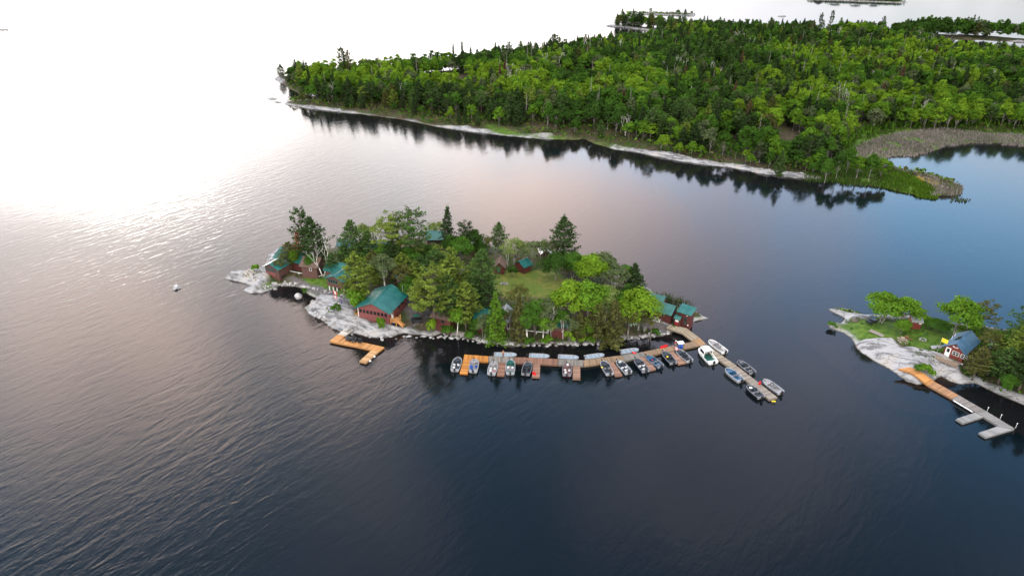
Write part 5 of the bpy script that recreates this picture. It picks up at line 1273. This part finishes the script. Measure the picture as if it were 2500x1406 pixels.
canoe('lime green kayak lying in the grass right of the blue roof', (2410, 843), (2440, 845), 'lime_plastic', islet.on(2424, 844).z + .1, name='kayak', cat='kayak')
canoe('dark green canoe lying on the rock before the shore cabin', (645, 677), (663, 674), 'green_trim', island.on(654, 676).z + .05)

# ------------------------------------------------------------------ people
def person(label, p, rz, shirt, trousers, cap=None, arm=(.0, .0)):
    root = empty('person', p, rz, label, 'person')
    def skin(name, mt, pts, eds, rad, root_i=0):
        me = bpy.data.meshes.new(name); me.from_pydata(pts, eds, []); me.materials.append(M[mt])
        o = link(name, me, root); sk = o.modifiers.new('skin', 'SKIN'); o.modifiers.new('sub', 'SUBSURF').levels = 1; o.modifiers['sub'].render_levels = 1
        for i, v in enumerate(me.skin_vertices[0].data if me.skin_vertices else []): v.radius = (rad[i], rad[i])
        if not me.skin_vertices: return o
        me.skin_vertices[0].data[root_i].use_root = True; return o
    fw = .10
    base = [(0, 0, .95), (0, .0, 1.15), (0, 0, 1.38), (0, .0, 1.50), (0, .02, 1.64), (0, .03, 1.74),
            (.19, 0, 1.40), (.25, arm[0] * .5, 1.15), (.24, arm[0] + .08, .95), (.24, arm[0] + .12, .86), (-.19, 0, 1.40), (-.25, arm[1] * .5, 1.15), (-.24, arm[1] + .08, .95), (-.24, arm[1] + .12, .86),
            (.10, 0, .88), (.11, .06, .50), (.12, -.02, .10), (.12, fw + .06, .04), (-.10, 0, .88), (-.11, -.04, .50), (-.12, -.10, .10), (-.12, fw - .02, .04)]
    E = [(0, 1), (1, 2), (2, 3), (3, 4), (4, 5), (2, 6), (6, 7), (7, 8), (8, 9), (2, 10), (10, 11), (11, 12), (12, 13), (0, 14), (14, 15), (15, 16), (16, 17), (0, 18), (18, 19), (19, 20), (20, 21)]
    rad = [.13, .13, .14, .06, .10, .075, .065, .05, .04, .035, .065, .05, .04, .035, .09, .06, .045, .04, .09, .06, .045, .04]
    def make(name, mt, ids, grow):
        rem = {a: i for i, a in enumerate(ids)}
        import bmesh
        me = bpy.data.meshes.new(name); bmm = bmesh.new(); lay = bmm.verts.layers.skin.verify()
        vs = []
        for a in ids:
            v = bmm.verts.new(base[a]); v[lay].radius = (rad[a] + grow, rad[a] + grow); v[lay].use_root = (a == ids[0]); vs.append(v)
        for a, c in E:
            if a in rem and c in rem: bmm.edges.new((vs[rem[a]], vs[rem[c]]))
        bmm.to_mesh(me); bmm.free(); me.materials.append(M[mt]); o = link(name, me, root)
        o.modifiers.new('skin', 'SKIN').use_smooth_shade = True; s = o.modifiers.new('sub', 'SUBSURF'); s.levels = 1; s.render_levels = 2
        return o
    make('body', 'skin', list(range(22)), 0)
    make('shirt', shirt, [0, 1, 2, 6, 7, 10, 11], .02); make('trousers', trousers, [0, 14, 15, 16, 18, 19, 20], .018)
    for s in (-1, 1):
        b = MB()      # five fingers rooted in the palm
        hx, hy, hz = .24 * s, (arm[0] if s > 0 else arm[1]) + .12, .84
        for k, (dx, l) in enumerate(((-.03, .07), (-.01, .085), (.01, .08), (.03, .06))): b.tube((hx, hy + dx, hz), (hx, hy + dx + .01, hz - l), .011, .008, 5)
        b.tube((hx, hy + .03, hz + .02), (hx - s * .02, hy + .075, hz - .03), .012, .009, 5); b.obj('hand', M['skin'], root)
    g = MB(); g.lathe([(.112, 1.66), (.118, 1.72), (.10, 1.79), (.05, 1.83), (.01, 1.84)], 12, (0, .02, 0)); hr = g.obj(cap and 'cap' or 'hair', M[cap or 'hair'], root, True)
    if cap: MB().box(-.07, .07, .12, .24, 1.69, 1.71).obj('brim', M[cap], hr)
    for s in (-1, 1): MB().lathe([(.012, 0), (.012, .015)], 6, (.035 * s, .118, 1.655)).obj('eye', M['dark_trim'], root)
    MB().hexa([(-.015, .115, 1.60), (.015, .115, 1.60), (.012, .15, 1.61), (-.012, .15, 1.61), (-.008, .11, 1.66), (.008, .11, 1.66), (.006, .125, 1.65), (-.006, .125, 1.65)]).obj('nose', M['skin'], root)
    return root
q = at(*A6(1425, 672), .5); person('person in red shirt and blue jeans standing on the marina dock', q, R(200), 'red_cloth', 'denim', 'white_cloth', (.22, .05))
q = island.on(834, 742); person('person in blue clothes standing on the rock beside the flagpole', q, R(120), 'blue_cloth', 'blue_cloth')
q = at(*A5(928, 822), .5); person('person in rust coloured clothes at the back edge of the grey dock section', q, R(20), 'rusty_brown', 'rusty_brown', None, (.2, .2))

# ------------------------------------------------------------------ small things
def flagpole(label, p, hgt, flags):
    o = empty('flagpole', p, 0, label, 'flagpole')
    MB().tube((0, 0, -.3), (0, 0, hgt), .05, .03, 8).obj('pole', M['rusty_brown' if hgt > 5 else 'steel'], o)
    for z, w, h, kind in flags:
        g = MB(); n = 12; mi = lambda i: (1 if (kind == 'maple' and (i < 3 or i >= 9)) else 0)
        f = lambda u, v: (.05 + u * w * .72, -u * w * .5 + .05 * w * math.sin(u * 7), z - v * h - u * .22 * h)
        for i in range(n):
            u0, u1 = i / n, (i + 1) / n
            a = [f(u0, 1), f(u1, 1), f(u1, 0), f(u0, 0)]; nn = Vector((.5, .72, 0)) * .012
            g.hexa([tuple(Vector(x) - nn) for x in a] + [tuple(Vector(x) + nn) for x in a], mi(i))
        fl = g.obj('flag', [M['white_cloth'] if kind == 'maple' else M['yellow_cloth'], M['flag_red']], o)
        if kind == 'maple':
            half = [(0, .40), (.08, .26), (.16, .30), (.13, .10), (.24, .22), (.27, .14), (.40, .17), (.36, .05), (.42, .0), (.22, -.16), (.25, -.24), (.03, -.20), (.02, -.42)]
            pts = half + [(-x, y) for x, y in reversed(half)]
            for s in (-1, 1):
                g = MB(); vs = [tuple(Vector(f(.5 + x * .5 * h / w * 1.1, .5 - y)) + s * Vector((.5, .72, 0)) * .02) for x, y in pts]
                g.add([tuple(Vector(f(.5, .5)) + s * Vector((.5, .72, 0)) * .02)] + vs, [(0, i + 1, (i + 1) % len(pts) + 1) for i in range(len(pts))]); g.obj('maple_leaf', M['flag_red'], fl)
    return o
p = island.on(819, 752); flagpole('tall rusty flagpole with red and white maple leaf flags on the pale rock', p, 4.9, [(4.8, 1.25, .75, 'maple'), (3.5, 1.0, .55, 'maple')])
flagpole('short flagpole with small red and white flag on the flagged finger pier', at(*A6(1402, 790), .5), 2.3, [(2.2, .95, .6, 'maple')])
flagpole('pole with a yellow flag in front of the red islet cabin', islet.on(2285, 868), 4.6, [(4.5, 1.4, .95, 'plain')])
for i, (bx, by, ty, lab) in enumerate([(1234, 818, 772, 'brown utility pole in front of the grey blue roofed cabin'), (1305, 826, 774, 'thin utility pole among the middle front trees'), (1587, 832, 796, 'slim grey post at the water right of the cedars')]):
    p = island.on(bx, by); o = empty('utility_pole', p, 0, lab, 'pole', 'poles along the front shore'); h = height_for(p.y, ty) - p.z
    MB().tube((0, 0, -.4), (0, 0, h), .13, .10, 8).obj('pole', M['bark'], o); MB().box(-.5, .5, -.05, .05, h - .35, h - .25).obj('crossarm', M['bark'], o)
def rail(label, pts, land, hgt=.35, r=.09, posts_=True):
    P = [land.on(*q) for q in pts]; o = empty('pipe_rail', P[0], 0, label, 'rail')
    for i, (a, b) in enumerate(zip(P, P[1:])):
        MB().tube(a + Vector((0, 0, hgt)) - P[0], b + Vector((0, 0, hgt)) - P[0], r, n=6).obj('rail', M['white_plastic'], o)
    for a in P:
        if posts_: MB().box(a.x - P[0].x - .07, a.x - P[0].x + .07, a.y - P[0].y - .07, a.y - P[0].y + .07, a.z - P[0].z - .3, a.z - P[0].z + hgt).obj('post', M['white_plastic'], o)
rail('long white pipe rail above the front shore left of the larch', [(1098, 781), (1128, 788), (1160, 795), (1190, 801)], island, .6)
rail('white pipe rail passing the utility poles', [(1210, 804), (1240, 807), (1270, 811), (1310, 815), (1335, 817)], island, .6)
rail('short white rail under the red porch', [(1352, 817), (1382, 813)], island, .7)
rail('white rail end at the right of the front wood', [(1432, 810), (1466, 806)], island, .5)
rail('white pipe along the gravel path by the shore cabin', [(706, 664), (730, 669), (755, 673), (774, 679), (799, 672)], island, .35)
def blob(name, label, cat, p, sx, sy, sz, m, seed, group=None, rough=.22):
    rd = np.random.default_rng(seed)
    import bmesh
    bm = bmesh.new(); bmesh.ops.create_icosphere(bm, subdivisions=3, radius=1)
    k = rd.normal(size=(9, 3)); k /= np.linalg.norm(k, axis=1, keepdims=True); off = rd.uniform(.62, 1, 9)
    for v in bm.verts:
        c = np.array(v.co)
        for a, o_ in zip(k, off):
            t = c @ a
            if t > o_: c = c - a * (t - o_) * .85
        v.co = c * (sx, sy, sz)
    me = bpy.data.meshes.new(name); bm.to_mesh(me); bm.free(); me.materials.append(M[m]); me.polygons.foreach_set('use_smooth', [True] * len(me.polygons))
    o = link(name, me, None, p, rd.uniform(0, 6)); return tag(o, label, cat, group)
blob('boulder', 'big smooth white boulder standing in the water near the path', 'boulder', at(728, 724, .5), 1.05, .85, 1.0, 'granite', 1)
blob('boulder', 'small pale boulder in the brown shallows left of the white boulder', 'boulder', at(672, 706, .1), .5, .4, .4, 'granite', 2)
blob('rock', 'lone jagged rock out in the open water on the left', 'rock', at(430, 703, .1), 1.25, .7, .75, 'granite', 3)
o = blob('rock', 'low dark rock lying against the lone jagged rock', 'rock', at(437, 704.5, .0), .55, .4, .35, 'granite', 4)
blob('boulder', 'rounded pale boulder on the flag rock by the water', 'boulder', island.on(763, 737), .7, .6, .6, 'granite', 5)
stone = [blob('boulder', None, None, (0, 0, -50), 1, .8, .65, 'granite', 20 + i) for i in range(6)]
brd = random.Random(5)
runs = [((900, 822), (1060, 824), 22, 'below the main lodge'), ((1060, 822), (1160, 832), 26, 'between the lodge rock and the long dock'), ((1160, 834), (1290, 845), 44, 'on the front shore behind the first dock boats'), ((1290, 845), (1480, 838), 44, 'on the front shore behind the bending dock'), ((1480, 836), (1640, 812), 44, 'around the little bay by the boathouse'), ((690, 694), (862, 726), 40, 'along the grass edge of the gravel path'), ((640, 702), (700, 694), 20, 'by the shallow pool at the left rocks'), ((770, 768), (860, 812), 16, 'at the edge of the flag rock')]
first = True; used = 0
for (a, b, n, where) in runs:
    for i in range(n):
        t = brd.random(); p = island.on(a[0] + (b[0] - a[0]) * t, a[1] + (b[1] - a[1]) * t + brd.gauss(-1.5, 3.0))
        d = float(island.sample(island.D, p.x, p.y))
        if d < -2.2: continue
        s = stone[used % 6]; o = s if used < 6 else s.copy()
        if used >= 6: C.objects.link(o)
        k = brd.uniform(.22, .5) * (1.7 if brd.random() < .16 else 1)
        o.location = (p.x, p.y, max(p.z, 0) + k * .15); o.scale = (k * brd.uniform(.8, 1.4), k, k * brd.uniform(.7, 1)); o.rotation_euler = (0, 0, brd.uniform(0, 6.3))
        big = 'large pale boulder' if k > .5 else 'pale boulder' if k > .36 else 'small pale stone'
        tag(o, f'{big} {where}', 'boulder', f'{big}s {where}'); used += 1
def chair(label, p, rz, m, group):
    o = empty('lawn_chair', p, rz, label, 'chair', group)
    MB().hexa([(-.26, -.28, .33), (.26, -.28, .33), (.26, .28, .26), (-.26, .28, .26), (-.26, -.28, .38), (.26, -.28, .38), (.26, .28, .31), (-.26, .28, .31)]).obj('seat', M[m], o)
    g = MB()
    for i in range(5):
        x = -.26 + i * .105; hh = .98 - .05 * abs(i - 2) ** 1.6; g.hexa([(x, .24, .28), (x + .09, .24, .28), (x + .09, .28, .28), (x, .28, .28), (x, .52, hh), (x + .09, .52, hh), (x + .09, .56, hh), (x, .56, hh)])
    g.obj('backrest', M[m], o)
    for s in (-1, 1):
        MB().box(s * .34 - .07, s * .34 + .07, -.32, .4, .52, .56).obj('armrest', M[m], o)
        MB().box(s * .3 - .04, s * .3 + .04, -.30, -.22, 0, .52).obj('leg', M[m], o); MB().box(s * .3 - .04, s * .3 + .04, .3, .38, 0, .52).obj('leg', M[m], o)
for i, (X, Y, rz) in enumerate([(950, 575, .2), (1010, 590, .1), (1065, 600, 0), (1115, 575, -.2), (1250, 620, .3), (1380, 660, .2), (1285, 580, 3.3), (1400, 610, 3.0)]):
    chair('dark lawn chair ' + ['at the left end of the row', 'second from the left in the row', 'in the left middle of the row', 'behind the left pair of the row', 'right of the little table', 'at the right end of the row', 'with high back behind the table', 'with high back at the right end'][i] + ' on the orange dock', at(*L(X, Y), .555), rz, 'boat_black', 'dark chairs on the orange dock')
p = at(*L(1150, 640), .555); o = empty('low_table', p, 0, 'dark low table in front of the chairs on the orange dock', 'table')
MB().lathe([(.38, .40), (.38, .45)], 14).obj('tabletop', M['boat_black'], o)
for a in range(3): MB().tube((.22 * math.cos(a * 2.1), .22 * math.sin(a * 2.1), .4), (.3 * math.cos(a * 2.1), .3 * math.sin(a * 2.1), 0), .025).obj('leg', M['boat_black'], o)
chair('pale green chair, left one of the pair under the vivid oak', island.on(1538, 796), 2.9, 'pale_green_plastic', 'pale green chairs by the boathouse'); chair('pale green chair, right one of the pair under the vivid oak', island.on(1550, 795), 3.5, 'pale_green_plastic', 'pale green chairs by the boathouse')
def can(label, p, rz, m='red_plastic', s=1.0, group=None):
    o = empty('fuel_can', p, rz, label, 'can', group); o.scale = (s, s, s)
    MB().hexa([(-.2, -.13, 0), (.2, -.13, 0), (.2, .13, 0), (-.2, .13, 0), (-.18, -.11, .34), (.14, -.11, .42), (.14, .11, .42), (-.18, .11, .34)]).obj('tank', M[m], o)
    g = MB(); g.tube((-.12, 0, .36), (-.10, 0, .48), .02); g.tube((-.10, 0, .48), (.08, 0, .50), .02); g.tube((.08, 0, .50), (.1, 0, .42), .02); g.obj('handle', M[m], o); MB().tube((.1, 0, .40), (.22, 0, .56), .03, .015).obj('spout', M['black_rubber'], o)
for i in range(5): can('red fuel can, ' + ['leftmost', 'second', 'middle', 'fourth', 'rightmost'][i] + ' of the row behind the dock edge', at(*A6(1212 + i * 21, 686 - i * 6), .51), .3 * i, s=1.25, group='red fuel cans in a row')
can('red fuel can at the left edge of the second finger pier', at(*A5(1392, 1078), .49), .4, s=1.3); can('red fuel can lying near its twin on the second finger pier', at(*A5(1412, 1090), .49), 1.9, s=1.3)
can('red fuel can on the right hand pier', at(*A7(1590, 985), .51), .8, s=1.4)
def bag(label, p, m, sx, sy, sz, name='bag', cat='bag'):
    o = blob(name, label, cat, p + Vector((0, 0, sz * .7)), sx, sy, sz, m, int(p.x * 13) % 91); return o
bag('red bag at the bow of the last pale blue boat', at(*A6(798, 765), .51), 'red_plastic', .5, .25, .22); bag('small yellow bag in the bow of the fourth finger boat', at(*A6(312, 985), .6), 'yellow_cloth', .24, .2, .15)
bag('yellow cushion in the black boat left of the flagged finger', at(*A6(1308, 822), .5), 'yellow_cloth', .25, .25, .15, 'cushion', 'cushion'); bag('blue cover in the light grey boat by the orange corner', at(*A5(430, 970), .5), 'blue_plastic', .3, .35, .14, 'cover', 'cover')
bag('white bundle in the bow of the end black boat', at(*A7(1455, 1045), .75), 'white_cloth', .35, .3, .16, 'bundle', 'bundle'); bag('orange red cushion in the bright blue boat', at(*A6(1080, 875), .6), 'red_plastic', .2, .2, .14, 'cushion', 'cushion')
bag('red can shaped bag in the light grey boat by the first finger', at(*A5(790, 1038), .55), 'red_plastic', .18, .18, .14)
fs_ = empty('fuel_station', at(*A6(1500, 690), .5), R(12), 'blue fuel drums with white roofed stand on the marina dock', 'fuel stand')
for x in (-.3, .32): MB().lathe([(.27, 0), (.29, .04), (.29, .28), (.30, .30), (.29, .32), (.29, .58), (.30, .60), (.29, .62), (.29, .84), (.27, .87)], 14, (x, 0, 0)).obj('drum', M['blue_plastic'], fs_, True)
for x in (-.55, .55):
    for y in (-.35, .35): MB().box(x - .03, x + .03, y - .03, y + .03, 0, 1.45).obj('post', M['boat_black'], fs_)
MB().hexa([(-.7, -.5, 1.45), (.7, -.5, 1.45), (.7, .5, 1.55), (-.7, .5, 1.55), (-.7, -.5, 1.53), (.7, -.5, 1.53), (.7, .5, 1.63), (-.7, .5, 1.63)]).obj('canopy', M['white_plastic'], fs_)
for i, (X, Y) in enumerate([(1105, 245), (1165, 265), (1240, 282), (1300, 298)]):
    p = island.on(*A6(X, Y + 16)); o = empty('storage_bin', p, R(-22), ['white plastic bin, left one by the boathouse wall', 'white plastic bin, second by the boathouse wall', 'low grey bin third along the boathouse wall', 'low grey bin nearest the pump kiosk'][i], 'bin'); mm = 'white_plastic' if i < 2 else 'grey_roof'; hh = .62 if i < 2 else .35
    MB().hexa([(-.5, -.3, 0), (.5, -.3, 0), (.5, .3, 0), (-.5, .3, 0), (-.55, -.34, hh), (.55, -.34, hh), (.55, .34, hh), (-.55, .34, hh)]).obj('body', M[mm], o); MB().box(-.58, .58, -.37, .37, hh + .002, hh + .07).obj('lid', M[mm], o)
p = island.on(961, 790); o = empty('rubbish_bin', p, 0, 'small blue barrel under the lodge steps', 'barrel'); MB().lathe([(.28, 0), (.3, .05), (.3, .7), (.28, .75)], 12).obj('body', M['blue_plastic'], o, True); MB().lathe([(.31, .751), (.31, .80), (.1, .84)], 12).obj('lid', M['blue_plastic'], o)
def wagon(label, p, rz, m, m2):
    o = empty('utility_vehicle', p, rz, label, 'vehicle'); MB().hexa([(-1.3, -.6, .45), (1.3, -.6, .45), (1.3, .6, .45), (-1.3, .6, .45), (-1.3, -.6, .95), (1.2, -.55, .85), (1.2, .55, .85), (-1.3, .6, .95)]).obj('body', M[m], o)
    MB().box(-.5, .1, -.5, .5, .95, 1.1).obj('seat', M['black_rubber'], o)
    MB().box(-.7, .5, -.6, .6, 1.75, 1.82).obj('roof', M[m2], o)
    for x, y in ((-.65, -.52), (-.65, .52), (.45, -.52), (.45, .52)): MB().tube((x, y, .9), (x, y, 1.75), .03).obj('post', M['black_rubber'], o)
    for x, y in ((-.85, -.6), (.85, -.6), (-.85, .6), (.85, .6)): MB().tube((x, y - .1, .3), (x, y + .1, .3), .31, n=14).obj('wheel', M['black_rubber'], o)
wagon('dark utility cart parked before the shore cabin', island.on(684, 677), R(-20), 'boat_black', 'boat_black'); wagon('brown trailer cart beside the stilted cabin', island.on(858, 704), R(15), 'rusty_brown', 'brown_wall')
wagon('black quad cart under the trees at the islet left end', islet.on(2127, 789), R(30), 'boat_black', 'boat_black'); wagon('dark cart parked right of the lodge rocks', island.on(1018, 786), R(5), 'boat_black', 'green_trim')
p = islet.on(2203, 832); o = empty('wood_pile', p, R(-35), 'round pile of split firewood on the islet grass', 'wood pile')
g = MB(); wr = random.Random(3)
for i in range(70):
    a, rr = wr.uniform(0, 6.3), wr.uniform(0, 1.15); z = wr.uniform(.05, max(.15, 1.0 - rr * .7)); a2 = wr.uniform(0, 6.3); x, y = rr * math.cos(a), rr * math.sin(a)
    g.tube((x, y, z), (x + .4 * math.cos(a2), y + .4 * math.sin(a2), z + wr.uniform(-.1, .15)), .09, n=5, c=wr.uniform(.6, 1.3))
g.obj('logs', M['firewood'], o)
p = islet.on(2213, 830); o = empty('log_splitter', p, R(-40), 'orange brown log splitter beside the firewood', 'log splitter'); MB().box(-1.2, 1.2, -.1, .1, .4, .55).obj('beam', M['deck_wood'] if False else M['rusty_brown'], o); MB().box(-.4, .2, -.3, .3, .55, .95).obj('engine', M['rusty_brown'], o)
for y in (-.45, .45): MB().tube((-.3, y - .06, .25), (-.3, y + .06, .25), .25, n=12).obj('wheel', M['black_rubber'], o)
p = islet.on(2140, 814); o = empty('deck_panel', p, R(-52), 'weathered grey wooden panel lying on the islet grass', 'panel'); g = MB()
for i in range(12): g.box(-1.6 + i * .27, -1.6 + i * .27 + .25, -.6, .6, .05, .14, c=GREY)
g.obj('boards', M['deck_wood'], o)
blob('brush_pile', 'dark pile of brush at the left end of the islet', 'brush pile', islet.on(2087, 782), 1.1, .8, .5, 'bark', 61)
p = islet.on(2253, 830); o = empty('fire_pit', p, 0, 'round stone fire pit in the islet lawn', 'fire pit'); g = MB()
for i in range(12): a = i * .5236; g.box(.6 * math.cos(a) - .14, .6 * math.cos(a) + .14, .6 * math.sin(a) - .14, .6 * math.sin(a) + .14, 0, .22, c=1)
g.obj('stones', M['granite'], o); MB().lathe([(.5, .02), (.45, .06)], 12).obj('ash_bed', M['bark'], o)
p = island.on(1231, 693); o = empty('fire_ring', p, 0, 'grey fire ring worn into the lawn', 'fire ring'); g = MB()
for i in range(14): a = i * .4488; g.box(.9 * math.cos(a) - .12, .9 * math.cos(a) + .12, .55 * math.sin(a) - .12, .55 * math.sin(a) + .12, 0, .16)
g.obj('stones', M['granite'], o); MB().lathe([(.75, .01), (.7, .05)], 14).obj('ash_bed', M['bark'], o)
p = islet.on(2288, 848); o = empty('paddle_board', p, R(10), 'pale grey upturned rowing boat beside the islet cabin', 'boat'); g = MB(); vs = []; n = 10
for i in range(n + 1):
    t = i / n; w = .55 * max(.05, math.sin(math.pi * min(.92, t + .08))) ** .5
    vs += [(-1.7 + 3.2 * t, w, 0), (-1.7 + 3.2 * t, w * .8, .3), (-1.7 + 3.2 * t, 0, .4), (-1.7 + 3.2 * t, -w * .8, .3), (-1.7 + 3.2 * t, -w, 0)]
o.name = 'rowing_boat'; g.add(vs, [(i * 5 + j, i * 5 + j + 1, i * 5 + j + 6, i * 5 + j + 5) for i in range(n) for j in range(4)]); g.obj('hull', M['boat_silver'], o, True); MB().tube((-1.7, 0, .4), (1.5, 0, .42), .04).obj('keel', M['boat_silver'], o)
blob('boulder', 'white buoy like ball beside the islet cabin corner', 'ball', islet.on(2348, 889), .25, .25, .25, 'white_plastic', 66)
